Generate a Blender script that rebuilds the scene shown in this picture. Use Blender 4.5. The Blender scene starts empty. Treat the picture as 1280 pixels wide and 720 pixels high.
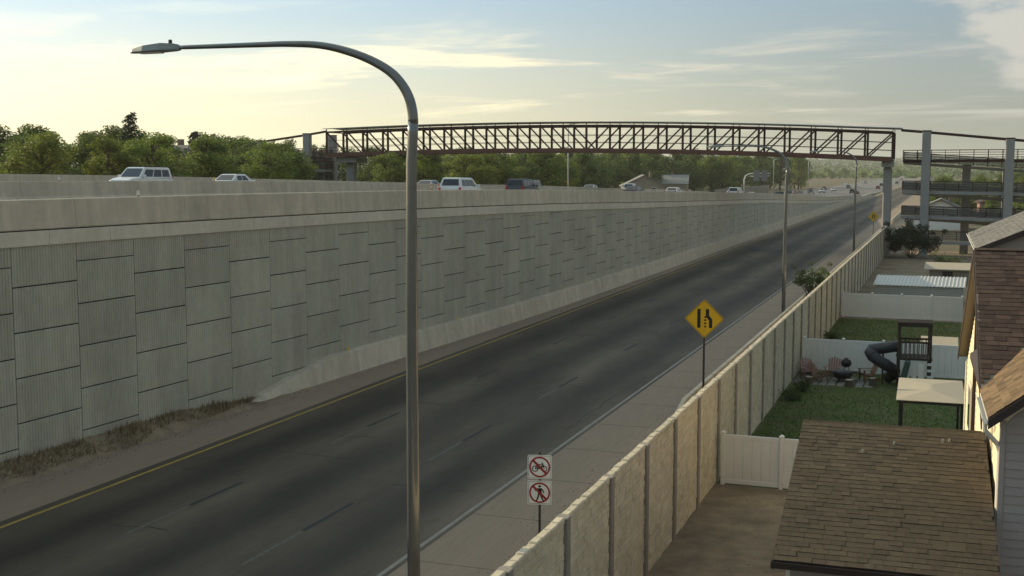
import bpy, math, random
from mathutils import Vector, Matrix
R = math.radians
S = bpy.context.scene
COL = S.collection

# ------------------------------------------------------------------ camera
cam_d = bpy.data.cameras.new('camera')
cam_d.sensor_width = 36.0
cam_d.lens = 36.0 * 1500 / 1280
cam_d.clip_start = 0.1
cam_d.clip_end = 20000
cam = bpy.data.objects.new('camera', cam_d)
COL.objects.link(cam)
cam.location = (0, 0, 10.5)
cam.rotation_euler = (R(90) - math.atan(0.1), 0, R(20))
S.camera = cam

# ------------------------------------------------------------------ sky and sun
SUN_EL, SUN_AZ = R(18), R(-77)          # azimuth from +Y (the road's direction), negative = to the left
SUN_DIR = Vector((math.sin(SUN_AZ) * math.cos(SUN_EL), math.cos(SUN_AZ) * math.cos(SUN_EL), math.sin(SUN_EL)))
world = bpy.data.worlds.new('World')
S.world = world
world.use_nodes = True
wn, wl = world.node_tree.nodes, world.node_tree.links
wn.clear()

def N(nodes, kind, **kw):
    n = nodes.new(kind)
    for k, v in kw.items():
        setattr(n, k, v)
    return n

def wmath(op, a, b=None, c=None, clamp=False):
    n = N(wn, 'ShaderNodeMath', operation=op, use_clamp=clamp)
    for i, v in enumerate((a, b, c)):
        if v is None:
            continue
        if isinstance(v, (int, float)):
            n.inputs[i].default_value = v
        else:
            wl.new(v, n.inputs[i])
    return n.outputs[0]

def wmix(fac, a, b):
    n = N(wn, 'ShaderNodeMix', data_type='RGBA')
    for i, v in ((0, fac), (6, a), (7, b)):
        if isinstance(v, (int, float)):
            n.inputs[i].default_value = v
        elif isinstance(v, tuple):
            n.inputs[i].default_value = (*v, 1)
        else:
            wl.new(v, n.inputs[i])
    return n.outputs[2]

def wramp(v, lo, hi):
    n = N(wn, 'ShaderNodeMapRange', interpolation_type='SMOOTHSTEP')
    wl.new(v, n.inputs[0])
    n.inputs[1].default_value, n.inputs[2].default_value = lo, hi
    return n.outputs[0]

SKY_K = 0.1
sky = N(wn, 'ShaderNodeTexSky', sky_type='NISHITA', sun_disc=False)
sky.sun_elevation, sky.sun_rotation = SUN_EL, SUN_AZ
sky.air_density, sky.dust_density, sky.ozone_density = 1.0, 3.0, 1.0
tc = N(wn, 'ShaderNodeTexCoord')
nrm = N(wn, 'ShaderNodeVectorMath', operation='NORMALIZE')
wl.new(tc.outputs['Generated'], nrm.inputs[0])
sep = N(wn, 'ShaderNodeSeparateXYZ')
wl.new(nrm.outputs[0], sep.inputs[0])
dot = N(wn, 'ShaderNodeVectorMath', operation='DOT_PRODUCT')
wl.new(nrm.outputs[0], dot.inputs[0])
dot.inputs[1].default_value = SUN_DIR
sd = dot.outputs['Value']
el = wmath('MAXIMUM', sep.outputs['Z'], 0.0)

def sc(c, k=1.0 / SKY_K):
    return tuple(x * k for x in c)

toward = wramp(sd, 0.18, 1.0)                      # 0 away from the sun, 1 next to it
low = wmath('SUBTRACT', 1.0, wramp(el, 0.0, 0.17))  # 1 at the horizon
veil_lo = wmix(toward, sc((0.262, 0.268, 0.215)), sc((0.95, 0.86, 0.53)))
veil_hi = wmix(toward, sc((0.185, 0.255, 0.31)), sc((0.35, 0.52, 0.66)))
veil = wmix(low, veil_hi, veil_lo)
base = wmix(0.92, sky.outputs[0], veil)            # thin high overcast in front of the clear sky
# cloud sheet: view direction dropped onto a plane overhead
den = wmath('ADD', el, 0.07)
px = wmath('DIVIDE', sep.outputs['X'], den)
py = wmath('DIVIDE', sep.outputs['Y'], den)
cmb = N(wn, 'ShaderNodeCombineXYZ')
wl.new(px, cmb.inputs[0]); wl.new(py, cmb.inputs[1])
mp = N(wn, 'ShaderNodeMapping')
wl.new(cmb.outputs[0], mp.inputs[0])
mp.inputs['Location'].default_value = (3.1, 1.7, 0.0)
mp.inputs['Rotation'].default_value = (0, 0, R(-20))
mp.inputs['Scale'].default_value = (0.55, 0.85, 1)
n1 = N(wn, 'ShaderNodeTexNoise')
n1.inputs['Scale'].default_value = 1.1; n1.inputs['Detail'].default_value = 9
n1.inputs['Roughness'].default_value = 0.62; n1.inputs['Distortion'].default_value = 0.5
wl.new(mp.outputs[0], n1.inputs['Vector'])
n2 = N(wn, 'ShaderNodeTexNoise')
n2.inputs['Scale'].default_value = 0.33; n2.inputs['Detail'].default_value = 4
wl.new(mp.outputs[0], n2.inputs['Vector'])
cm = wmath('MULTIPLY', wramp(n1.outputs[0], 0.48, 0.68), wramp(n2.outputs[0], 0.40, 0.58))
cm = wmath('MULTIPLY', cm, wramp(el, 0.0, 0.06))
# one broad grey-white cloud high on the right
cdot = N(wn, 'ShaderNodeVectorMath', operation='DOT_PRODUCT')
wl.new(nrm.outputs[0], cdot.inputs[0])
cdot.inputs[1].default_value = Vector((0.085, 0.978, 0.170)).normalized()
n3 = N(wn, 'ShaderNodeTexNoise')
n3.inputs['Scale'].default_value = 9.0; n3.inputs['Detail'].default_value = 8; n3.inputs['Roughness'].default_value = 0.6
mp3 = N(wn, 'ShaderNodeMapping'); mp3.inputs['Scale'].default_value = (1, 1, 2.6)
wl.new(nrm.outputs[0], mp3.inputs[0]); wl.new(mp3.outputs[0], n3.inputs['Vector'])
blob = wmath('ADD', wmath('MULTIPLY', wmath('SUBTRACT', cdot.outputs['Value'], 0.9945), 95.0), wmath('MULTIPLY', wmath('SUBTRACT', n3.outputs[0], 0.5), 2.2))
cm = wmath('MAXIMUM', cm, wmath('MULTIPLY', wramp(blob, -0.05, 0.35), 0.9))
cloud = wmix(toward, sc((0.44, 0.42, 0.37)), sc((1.35, 1.15, 0.66)))
fin = wmix(wmath('MULTIPLY', cm, 0.85), base, cloud)
bg = N(wn, 'ShaderNodeBackground')
bg.inputs['Strength'].default_value = SKY_K
wl.new(fin, bg.inputs[0])
wo = N(wn, 'ShaderNodeOutputWorld')
wl.new(bg.outputs[0], wo.inputs[0])

sun_d = bpy.data.lights.new('sun', 'SUN')
sun_d.energy = 3.4
sun_d.angle = R(0.6)
sun_d.color = (1.0, 0.83, 0.56)
sun = bpy.data.objects.new('sun', sun_d)
COL.objects.link(sun)
sun.rotation_euler = SUN_DIR.to_track_quat('Z', 'Y').to_euler()

S.view_settings.view_transform = 'Standard'
S.view_settings.look = 'None'
S.view_settings.exposure = 0.70
S.view_settings.gamma = 1.0
S.view_settings.use_curve_mapping = False

# ------------------------------------------------------------------ helpers
class MB:
    """collects faces, then links them as ONE mesh object"""
    def __init__(self):
        self.v, self.f = [], []
    def add(self, vs, fs, M=None):
        o = len(self.v)
        self.v += [tuple(M @ Vector(p)) for p in vs] if M is not None else [tuple(p) for p in vs]
        self.f += [tuple(i + o for i in f) for f in fs]
        return self
    def box(self, x0, x1, y0, y1, z0, z1, M=None):
        return self.add([(x0, y0, z0), (x1, y0, z0), (x1, y1, z0), (x0, y1, z0), (x0, y0, z1), (x1, y0, z1), (x1, y1, z1), (x0, y1, z1)],
                        [(3, 2, 1, 0), (4, 5, 6, 7), (0, 1, 5, 4), (1, 2, 6, 5), (2, 3, 7, 6), (3, 0, 4, 7)], M)
    def bbox(self, x0, x1, y0, y1, z0, z1, b, M=None):
        """box with chamfered vertical and top edges"""
        def ring(d, z):
            return [(x0 + b, y0 + d, z), (x1 - b, y0 + d, z), (x1 - d, y0 + b, z), (x1 - d, y1 - b, z), (x1 - b, y1 - d, z), (x0 + b, y1 - d, z), (x0 + d, y1 - b, z), (x0 + d, y0 + b, z)]
        r = [ring(0, z0), ring(0, z1 - b), [(min(max(p[0], x0 + b), x1 - b), min(max(p[1], y0 + b), y1 - b), z1) for p in ring(0, z1)]]
        return self.loft(r, True, M)
    def prism(self, poly, h0, h1, axis='y', M=None):
        """polygon of (a, b) extruded along axis; axis y: a=x b=z, axis x: a=y b=z, axis z: a=x b=y"""
        n = len(poly)
        def P(a, b, t):
            return (a, t, b) if axis == 'y' else (t, a, b) if axis == 'x' else (a, b, t)
        vs = [P(a, b, h0) for a, b in poly] + [P(a, b, h1) for a, b in poly]
        fs = [tuple(range(n))[::-1], tuple(range(n, 2 * n))] + [(i, (i + 1) % n, (i + 1) % n + n, i + n) for i in range(n)]
        return self.add(vs, fs, M)
    def loft(self, rings, caps=True, M=None, closed=True):
        n = len(rings[0]); vs = [p for r in rings for p in r]; fs = []
        for k in range(len(rings) - 1):
            for i in range(n if closed else n - 1):
                j = (i + 1) % n
                fs.append((k * n + i, k * n + j, (k + 1) * n + j, (k + 1) * n + i))
        if caps:
            fs.append(tuple(range(n))[::-1]); fs.append(tuple(range((len(rings) - 1) * n, len(rings) * n)))
        return self.add(vs, fs, M)
    def tube(self, pts, rad, sides=8, M=None, caps=True):
        pts = [Vector(p) for p in pts]
        if isinstance(rad, (int, float)):
            rad = [rad] * len(pts)
        rings = []; up = None
        for i, p in enumerate(pts):
            d = (pts[min(i + 1, len(pts) - 1)] - pts[max(i - 1, 0)]).normalized()
            if up is None:
                up = Vector((0, 0, 1)) if abs(d.z) < 0.9 else Vector((1, 0, 0))
            a = d.cross(up).normalized(); b = a.cross(d).normalized(); up = b
            rings.append([tuple(p + rad[i] * (math.cos(t) * a + math.sin(t) * b)) for t in (2 * math.pi * k / sides for k in range(sides))])
        return self.loft(rings, caps, M)
    def bar(self, p, q, w, h=None, M=None):
        """rectangular bar from p to q, w across, h in the other direction"""
        p, q = Vector(p), Vector(q); h = h or w
        d = (q - p).normalized()
        up = Vector((0, 0, 1)) if abs(d.z) < 0.95 else Vector((0, 1, 0))
        a = d.cross(up).normalized() * (w / 2); b = a.cross(d).normalized() * (h / 2)
        vs = [tuple(o + s * a + t * b) for o in (p, q) for s, t in ((-1, -1), (1, -1), (1, 1), (-1, 1))]
        return self.add(vs, [(3, 2, 1, 0), (4, 5, 6, 7), (0, 1, 5, 4), (1, 2, 6, 5), (2, 3, 7, 6), (3, 0, 4, 7)], M)
    def disc(self, c, r, n=24, axis='y', r_in=0.0):
        c = Vector(c)
        def pt(t, q):
            a, b = q * math.cos(t), q * math.sin(t)
            return tuple(c + (Vector((a, 0, b)) if axis == 'y' else Vector((0, a, b)) if axis == 'x' else Vector((a, b, 0))))
        T = [2 * math.pi * k / n for k in range(n)]
        if r_in:
            return self.loft([[pt(t, r) for t in T], [pt(t, r_in) for t in T]], False)
        return self.add([pt(t, r) for t in T], [tuple(range(n))])
    def mesh(self, name, smooth=False):
        me = bpy.data.meshes.new(name)
        me.from_pydata(self.v, [], self.f)
        if smooth:
            me.polygons.foreach_set('use_smooth', [True] * len(me.polygons))
        me.update()
        return me
    def build(self, name, mat, parent=None, smooth=False, **kw):
        return inst(name, self.mesh(name, smooth), mat, parent, **kw)

def inst(name, me, mat=None, parent=None, loc=None, rot=None, scale=None, label=None, cat=None, group=None, kind=None):
    o = bpy.data.objects.new(name, me)
    COL.objects.link(o)
    if mat is not None and me is not None and not me.materials:
        me.materials.append(mat)
    if parent is not None:
        o.parent = parent
    if loc is not None: o.location = loc
    if rot is not None: o.rotation_euler = rot
    if scale is not None: o.scale = scale
    tag(o, label, cat, group, kind)
    return o

def tag(o, label=None, cat=None, group=None, kind=None):
    if label: o['label'] = label
    if cat: o['category'] = cat
    if group: o['group'] = group
    if kind: o['kind'] = kind
    return o

def thing(name, label, cat, loc=(0, 0, 0), rz=0.0, group=None):
    o = bpy.data.objects.new(name, None)
    COL.objects.link(o)
    o.empty_display_size = 0.3
    o.location = loc; o.rotation_euler = (0, 0, rz)
    return tag(o, label, cat, group)

def copy_tree(o, parent=None, remap=None):
    c = o.copy()
    COL.objects.link(c)
    c.parent = parent
    if remap and o.type == 'MESH' and o.data.materials and o.data.materials[0] in remap:
        c.data = o.data if False else mesh_variant(o.data, remap[o.data.materials[0]])
    for ch in list(o.children):
        copy_tree(ch, c, remap)
    return c

_var = {}
def mesh_variant(me, m):
    k = (me.name, m.name)
    if k not in _var:
        x = me.copy(); x.materials[0] = m; _var[k] = x
    return _var[k]

ORD = ['first', 'second', 'third', 'fourth', 'fifth', 'sixth', 'seventh', 'eighth', 'ninth', 'tenth', 'eleventh', 'twelfth', 'thirteenth', 'fourteenth',
       'fifteenth', 'sixteenth', 'seventeenth', 'eighteenth', 'nineteenth', 'twentieth']

# ------------------------------------------------------------------ materials
def material(name, col, rough=0.85, var=0.15, scale=2.0, big=0.0, bigscale=0.12, rnd=0.0, island=0.0, bump=0.0, bumpscale=20.0,
             stretch=(1, 1, 1), streak=None, metal=0.0, spec=0.3, col2=None, col2amt=0.5, transl=0.0):
    m = bpy.data.materials.new(name)
    m.use_nodes = True
    n, l = m.node_tree.nodes, m.node_tree.links
    b = n['Principled BSDF']
    b.inputs['Roughness'].default_value = rough
    b.inputs['Metallic'].default_value = metal
    b.inputs['Specular IOR Level'].default_value = spec
    geo = n.new('ShaderNodeNewGeometry')
    def noise(sc_, det=5, st=(1, 1, 1), rg=0.6):
        mpn = n.new('ShaderNodeMapping'); mpn.inputs['Scale'].default_value = st
        l.new(geo.outputs['Position'], mpn.inputs[0])
        t = n.new('ShaderNodeTexNoise')
        t.inputs['Scale'].default_value = sc_; t.inputs['Detail'].default_value = det; t.inputs['Roughness'].default_value = rg
        l.new(mpn.outputs[0], t.inputs['Vector'])
        return t.outputs[0]
    def mth(op, a, b_):
        t = n.new('ShaderNodeMath'); t.operation = op
        for i, v in ((0, a), (1, b_)):
            if isinstance(v, (int, float)): t.inputs[i].default_value = v
            else: l.new(v, t.inputs[i])
        return t.outputs[0]
    def centred(v, amp):       # 1 + amp*(v-0.5)*2
        return mth('ADD', mth('MULTIPLY', v, 2 * amp), 1 - amp)
    k = centred(noise(scale, 6, stretch), var * 1.6)
    if big: k = mth('MULTIPLY', k, centred(noise(bigscale, 3, stretch), big * 1.6))
    if streak: k = mth('MULTIPLY', k, centred(noise(streak[0], 4, streak[2]), streak[1] * 1.6))
    if rnd:
        oi = n.new('ShaderNodeObjectInfo'); k = mth('MULTIPLY', k, centred(oi.outputs['Random'], rnd))
    if island: k = mth('MULTIPLY', k, centred(geo.outputs['Random Per Island'], island))
    src = (*col, 1)
    mx = n.new('ShaderNodeMix'); mx.data_type = 'RGBA'; mx.blend_type = 'MULTIPLY'; mx.inputs[0].default_value = 1
    if col2:
        m2 = n.new('ShaderNodeMix'); m2.data_type = 'RGBA'
        m2.inputs[6].default_value = src; m2.inputs[7].default_value = (*col2, 1)
        mr = n.new('ShaderNodeMapRange'); mr.inputs[1].default_value = 0.42; mr.inputs[2].default_value = 0.64; mr.inputs[4].default_value = col2amt
        l.new(noise(bigscale * 2.3, 5, stretch), mr.inputs[0]); l.new(mr.outputs[0], m2.inputs[0])
        l.new(m2.outputs[2], mx.inputs[6])
    else:
        mx.inputs[6].default_value = src
    cc = n.new('ShaderNodeCombineColor')
    for i in range(3): l.new(k, cc.inputs[i])
    l.new(cc.outputs[0], mx.inputs[7])
    l.new(mx.outputs[2], b.inputs['Base Color'])
    if bump:
        bp = n.new('ShaderNodeBump'); bp.inputs['Strength'].default_value = bump; bp.inputs['Distance'].default_value = 0.02
        l.new(noise(bumpscale, 6), bp.inputs['Height']); l.new(bp.outputs[0], b.inputs['Normal'])
    if transl:
        tr = n.new('ShaderNodeBsdfTranslucent'); l.new(mx.outputs[2], tr.inputs[0])
        ms = n.new('ShaderNodeMixShader'); ms.inputs[0].default_value = transl
        l.new(b.outputs[0], ms.inputs[1]); l.new(tr.outputs[0], ms.inputs[2]); l.new(ms.outputs[0], n['Material Output'].inputs[0])
    return m

M = {}
def mk(key, *a, **k):
    M[key] = material(key, *a, **k)
mk('panel_concrete', (0.455, 0.425, 0.33), 0.9, 0.10, 3.0, 0.12, 0.25, rnd=0.045, streak=(1.0, 0.18, (1.1, 1.1, 0.12)), bump=0.25, bumpscale=30, col2=(0.45, 0.39, 0.31), col2amt=0.5)
mk('coping_concrete', (0.60, 0.53, 0.41), 0.9, 0.10, 3.0, 0.08, 0.4, rnd=0.06, streak=(1.0, 0.10, (1.2, 1.2, 0.1)), bump=0.2)
mk('barrier_concrete', (0.53, 0.45, 0.335), 0.9, 0.12, 2.0, 0.12, 0.25, rnd=0.05, streak=(0.9, 0.22, (1.5, 1.5, 0.12)), bump=0.2)
mk('joint_dark', (0.035, 0.034, 0.03), 0.95, 0.2, 4.0)
mk('asphalt', (0.074, 0.058, 0.040), 0.82, 0.24, 14.0, 0.34, 0.5, stretch=(1.0, 0.07, 1), streak=(0.22, 0.55, (1.4, 0.45, 1)), bump=0.3, bumpscale=60)
mk('asphalt_patch', (0.060, 0.049, 0.036), 0.85, 0.2, 6.0, 0.2, 0.8, bump=0.3, bumpscale=60)
mk('grit', (0.13, 0.10, 0.072), 0.95, 0.3, 6.0, island=0.5)
mk('shoulder', (0.27, 0.205, 0.142), 0.9, 0.12, 6.0, 0.14, 0.3, stretch=(1, 0.12, 1), bump=0.3, bumpscale=50)
mk('highway_concrete', (0.17, 0.16, 0.14), 0.9, 0.1, 4.0, 0.1, 0.2, stretch=(1, 0.1, 1))
mk('yellow_paint', (0.36, 0.25, 0.05), 0.7, 0.25, 3.0, 0.2, 0.6)
mk('white_paint', (0.24, 0.22, 0.18), 0.7, 0.25, 4.0, 0.2, 0.8)
mk('worn_white_paint', (0.10, 0.088, 0.068), 0.75, 0.35, 5.0)
mk('black_paint', (0.022, 0.022, 0.022), 0.75, 0.2, 5.0)
mk('dirt', (0.27, 0.205, 0.13), 0.95, 0.25, 1.6, 0.2, 0.3, bump=0.6, bumpscale=8, col2=(0.16, 0.12, 0.08), col2amt=0.8)
mk('dry_ground', (0.135, 0.105, 0.055), 0.95, 0.25, 0.8, 0.2, 0.05, col2=(0.085, 0.095, 0.04), bump=0.5, bumpscale=6)
mk('lawn', (0.066, 0.094, 0.016), 0.95, 0.35, 5.0, 0.25, 0.5, bump=0.8, bumpscale=30, col2=(0.115, 0.105, 0.045), col2amt=0.8)
mk('lawn_blades', (0.078, 0.112, 0.018), 0.8, 0.3, 3.0, island=0.35)
mk('weeds', (0.24, 0.175, 0.09), 0.9, 0.35, 2.0, island=0.4)
mk('leaf_dark', (0.080, 0.120, 0.024), 0.6, 0.2, 0.6, island=0.45, rnd=0.2, transl=0.42)
mk('leaf_mid', (0.13, 0.175, 0.032), 0.6, 0.2, 0.6, island=0.45, rnd=0.2, transl=0.45)
mk('leaf_light', (0.18, 0.215, 0.034), 0.6, 0.2, 0.6, island=0.4, rnd=0.2, transl=0.45)
mk('needle', (0.022, 0.036, 0.017), 0.7, 0.2, 0.6, island=0.4, transl=0.1)
mk('bark', (0.10, 0.075, 0.052), 0.95, 0.3, 5.0)
mk('fence_concrete', (0.56, 0.475, 0.33), 0.92, 0.14, 3.0, 0.10, 0.4, rnd=0.06, island=0.08, bump=0.5, bumpscale=18, streak=(1.2, 0.12, (1.5, 1.5, 0.15)))
mk('post_concrete', (0.28, 0.24, 0.195), 0.92, 0.12, 3.0, 0.1, 0.5, rnd=0.06, bump=0.3)
mk('vinyl', (0.80, 0.76, 0.68), 0.45, 0.05, 2.0, 0.05, 0.3, spec=0.4)
mk('shingle', (0.070, 0.052, 0.031), 0.95, 0.26, 12.0, 0.14, 0.4, rnd=0.16, island=0.22, bump=0.5, bumpscale=60)
mk('shingle_dark', (0.078, 0.048, 0.034), 0.95, 0.22, 9.0, 0.12, 0.4, island=0.34, bump=0.5, bumpscale=60)
mk('shingle_sunlit', (0.16, 0.105, 0.056), 0.95, 0.2, 9.0, 0.1, 0.4, island=0.3, bump=0.5, bumpscale=60)  # bay's west slope: orange sunlight put into the shingle colour
mk('shingle_grey', (0.17, 0.16, 0.14), 0.95, 0.2, 9.0, 0.1, 0.4, island=0.25, bump=0.4, bumpscale=60)
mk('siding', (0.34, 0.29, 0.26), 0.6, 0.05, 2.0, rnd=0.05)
mk('siding_sunlit', (0.72, 0.62, 0.42), 0.6, 0.05, 2.0)  # west walls: warm sunlight put into the colour, paler than the shaded front
mk('siding_tan', (0.23, 0.195, 0.145), 0.7, 0.08, 2.0)
mk('trim_white', (0.74, 0.70, 0.60), 0.5, 0.05, 2.0)
mk('fascia_dark', (0.045, 0.03, 0.026), 0.6, 0.1, 3.0)
mk('steel_brown', (0.050, 0.021, 0.016), 0.75, 0.2, 2.0, spec=0.25)
mk('steel_rust', (0.135, 0.062, 0.045), 0.8, 0.2, 1.0)
mk('roof_metal', (0.36, 0.37, 0.34), 0.5, 0.1, 1.0, metal=0.2)
mk('pole_metal', (0.20, 0.195, 0.18), 0.27, 0.16, 3.0, metal=0.55, spec=0.5)
mk('pole_dark', (0.055, 0.055, 0.052), 0.5, 0.1, 2.0, metal=0.4)
mk('lamp_grey', (0.27, 0.28, 0.25), 0.5, 0.05, 2.0, metal=0.2)
mk('tower_concrete', (0.31, 0.30, 0.275), 0.9, 0.08, 1.5, 0.06, 0.3)
mk('sign_yellow', (0.70, 0.40, 0.010), 0.45, 0.06, 2.0)
mk('sign_white', (0.70, 0.68, 0.62), 0.45, 0.06, 2.0)
mk('sign_red', (0.26, 0.016, 0.016), 0.45, 0.06, 2.0)
mk('sign_black', (0.010, 0.010, 0.010), 0.5, 0.0, 2.0)
mk('sign_back', (0.20, 0.20, 0.19), 0.5, 0.05, 2.0, metal=0.4)
mk('reflector_yellow', (0.72, 0.50, 0.04), 0.4, 0.0, 2.0)
mk('reflector_orange', (0.62, 0.20, 0.05), 0.5, 0.0, 2.0)
mk('car_white', (0.62, 0.62, 0.60), 0.25, 0.0, 1.0, spec=0.5)
mk('car_silver', (0.36, 0.37, 0.37), 0.3, 0.0, 1.0, metal=0.5)
mk('car_grey', (0.075, 0.080, 0.090), 0.3, 0.0, 1.0, metal=0.3)
mk('car_black', (0.012, 0.012, 0.014), 0.25, 0.0, 1.0)
mk('car_red', (0.22, 0.03, 0.025), 0.3, 0.0, 1.0)
mk('car_blue', (0.05, 0.09, 0.17), 0.3, 0.0, 1.0)
mk('car_glass', (0.014, 0.018, 0.020), 0.08, 0.0, 1.0, spec=0.6)
mk('tyre', (0.015, 0.015, 0.015), 0.9, 0.0, 1.0)
mk('rim', (0.35, 0.35, 0.34), 0.35, 0.0, 1.0, metal=0.8)
mk('light_red', (0.45, 0.02, 0.015), 0.3, 0.0, 1.0)
mk('light_clear', (0.75, 0.75, 0.72), 0.15, 0.0, 1.0)
mk('plastic_black', (0.02, 0.02, 0.02), 0.6, 0.0, 1.0)
mk('wood_dark', (0.045, 0.032, 0.024), 0.85, 0.25, 6.0)
mk('slide_plastic', (0.030, 0.031, 0.033), 0.45, 0.08, 2.0)
mk('slide_green', (0.05, 0.085, 0.07), 0.45, 0.08, 2.0)
mk('canvas_tan', (0.42, 0.36, 0.26), 0.9, 0.06, 1.0)
mk('chair_pink', (0.33, 0.20, 0.165), 0.7, 0.1, 3.0)
mk('chair_brown', (0.22, 0.12, 0.075), 0.7, 0.1, 3.0)
mk('stone_grey', (0.20, 0.195, 0.18), 0.9, 0.2, 3.0, rnd=0.2, island=0.25)
mk('paving', (0.21, 0.195, 0.165), 0.92, 0.15, 3.0, rnd=0.15)
mk('shed_roof_metal', (0.60, 0.57, 0.50), 0.45, 0.06, 2.0)
mk('shed_wall_metal', (0.36, 0.35, 0.31), 0.6, 0.08, 2.0)
mk('rooftop_grey', (0.21, 0.21, 0.19), 0.9, 0.15, 2.0)
mk('wall_beige', (0.33, 0.27, 0.20), 0.9, 0.1, 0.5)
mk('wall_brick', (0.25, 0.16, 0.12), 0.9, 0.1, 0.5)
mk('hill', (0.075, 0.085, 0.05), 0.95, 0.3, 0.02, 0.2, 0.004)

def mesh_wire_material():
    """woven wire infill seen from far off: partly see-through, grey where the wires are"""
    m = bpy.data.materials.new('wire_mesh'); m.use_nodes = True
    n, l = m.node_tree.nodes, m.node_tree.links
    b = n['Principled BSDF']; b.inputs['Base Color'].default_value = (0.17, 0.17, 0.16, 1); b.inputs['Roughness'].default_value = 0.7
    t = n.new('ShaderNodeBsdfTransparent'); ms = n.new('ShaderNodeMixShader')
    ms.inputs[0].default_value = 0.22
    l.new(t.outputs[0], ms.inputs[1]); l.new(b.outputs[0], ms.inputs[2]); l.new(ms.outputs[0], n['Material Output'].inputs[0])
    return m
M['wire_mesh'] = mesh_wire_material()

def asphalt_lanes(m):
    """oil-darkened lane middles: a wear pattern of the paving itself, broken up by noise"""
    n, l = m.node_tree.nodes, m.node_tree.links
    b = n['Principled BSDF']
    old = b.inputs['Base Color'].links[0].from_socket
    geo = n.new('ShaderNodeNewGeometry'); sp = n.new('ShaderNodeSeparateXYZ'); l.new(geo.outputs['Position'], sp.inputs[0])
    def mt(op, a, c=None):
        t = n.new('ShaderNodeMath'); t.operation = op
        for i, v in ((0, a), (1, c)):
            if v is None: continue
            if isinstance(v, (int, float)): t.inputs[i].default_value = v
            else: l.new(v, t.inputs[i])
        return t.outputs[0]
    c = mt('COSINE', mt('MULTIPLY', mt('ADD', sp.outputs['X'], 25.9), 2 * math.pi / 4.12))     # 1 on the lane lines, -1 mid-lane
    mp_ = n.new('ShaderNodeMapping'); mp_.inputs['Scale'].default_value = (0.35, 0.05, 1); l.new(geo.outputs['Position'], mp_.inputs[0])
    t = n.new('ShaderNodeTexNoise'); t.inputs['Scale'].default_value = 1.0; t.inputs['Detail'].default_value = 5; l.new(mp_.outputs[0], t.inputs['Vector'])
    k = mt('ADD', 0.94, mt('MULTIPLY', mt('MULTIPLY', c, 0.62), t.outputs[0]))
    mx = n.new('ShaderNodeVectorMath'); mx.operation = 'SCALE'; l.new(old, mx.inputs[0]); l.new(k, mx.inputs['Scale'])
    l.new(mx.outputs[0], b.inputs['Base Color'])
asphalt_lanes(M['asphalt'])

# ------------------------------------------------------------------ shape of the place
PROF = [(-50, 8.45), (30, 8.45), (45, 8.40), (78, 8.10), (114, 7.25), (193, 5.6), (296, 2.7), (400, 0.95), (520, 0.2), (700, 0.03), (9000, 0.03)]
def _prof(y):
    for (a, p), (b, q) in zip(PROF, PROF[1:]):
        if y <= b:
            return p + (q - p) * (y - a) / (b - a)
    return PROF[-1][1]
def prof(y):                       # height of the raised highway at its near edge
    return sum(_prof(y + d) for d in (-16, -8, 0, 8, 16)) / 5
def deck_z(x, y):                  # banked towards the left
    return prof(y) + 0.024 * max(0.0, -28.3 - x) * max(0.0, min(1.0, (600 - y) / 400))
def wall_x(y):
    return -31.1 + 0.0367 * y if y <= 75 else -28.35 + 0.35 * (1 - math.exp(-(y - 75) * 0.0367 / 0.35))
def grid(xs, ys, zf):
    b = MB()
    b.v = [(x, y, zf(x, y)) for y in ys for x in xs]
    n = len(xs)
    b.f = [(j * n + i, j * n + i + 1, (j + 1) * n + i + 1, (j + 1) * n + i) for j in range(len(ys) - 1) for i in range(n - 1)]
    return b
def span(a, b, n):
    return [a + (b - a) * i / n for i in range(n + 1)]
YS = span(-20, 140, 40) + span(150, 500, 35) + span(540, 900, 9) + [1200, 1800, 2600, 4000]

grid([-6000, -900, -300, -80, -29, 0, 30, 120, 600, 6000], [-600, -60, 0, 60, 160, 400, 900, 2000, 9000], lambda x, y: -0.66).build('ground', M['dry_ground'], kind='structure')
grid([-26.3, -24, -22, -20, -17.5, -15, -13.35], YS, lambda x, y: 0.0).build('road', M['asphalt'], kind='structure')
b = MB()
b.v = [(p, y, z) for y in YS for p, z in ((wall_x(y) - 0.3, -0.004), (-26.3, -0.004))]
b.f = [(2 * j, 2 * j + 1, 2 * j + 3, 2 * j + 2) for j in range(len(YS) - 1)]
b.build('road_shoulder', M['shoulder'], kind='structure')
grid([-13.35, -11.5, -9.0, -7.56, -7.50], YS, lambda x, y: -0.004 if x < -7.53 else -0.7).build('road_shoulder', M['shoulder'], kind='structure')
# raised highway: deck and its left slope
b = MB()
hy = [y for y in YS if y < 4000]
for y in hy:
    for i, x in enumerate([wall_x(y) - 0.28, -33, -36.5, -41, -44.9, -50, -56, -63]):
        b.v.append((x, y, deck_z(x, y) if y < 900 else 0.03))
b.f = [(j * 8 + i, j * 8 + i + 1, (j + 1) * 8 + i + 1, (j + 1) * 8 + i) for j in range(len(hy) - 1) for i in range(7)]
b.build('highway', M['highway_concrete'], kind='structure')
grid([-63, -66, -80, -140, -300, -900, -2500], YS, lambda x, y: deck_z(-63, y) - (0.02 if x > -64 else 0.5)).build('terrain', M['dry_ground'], kind='structure')
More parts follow.
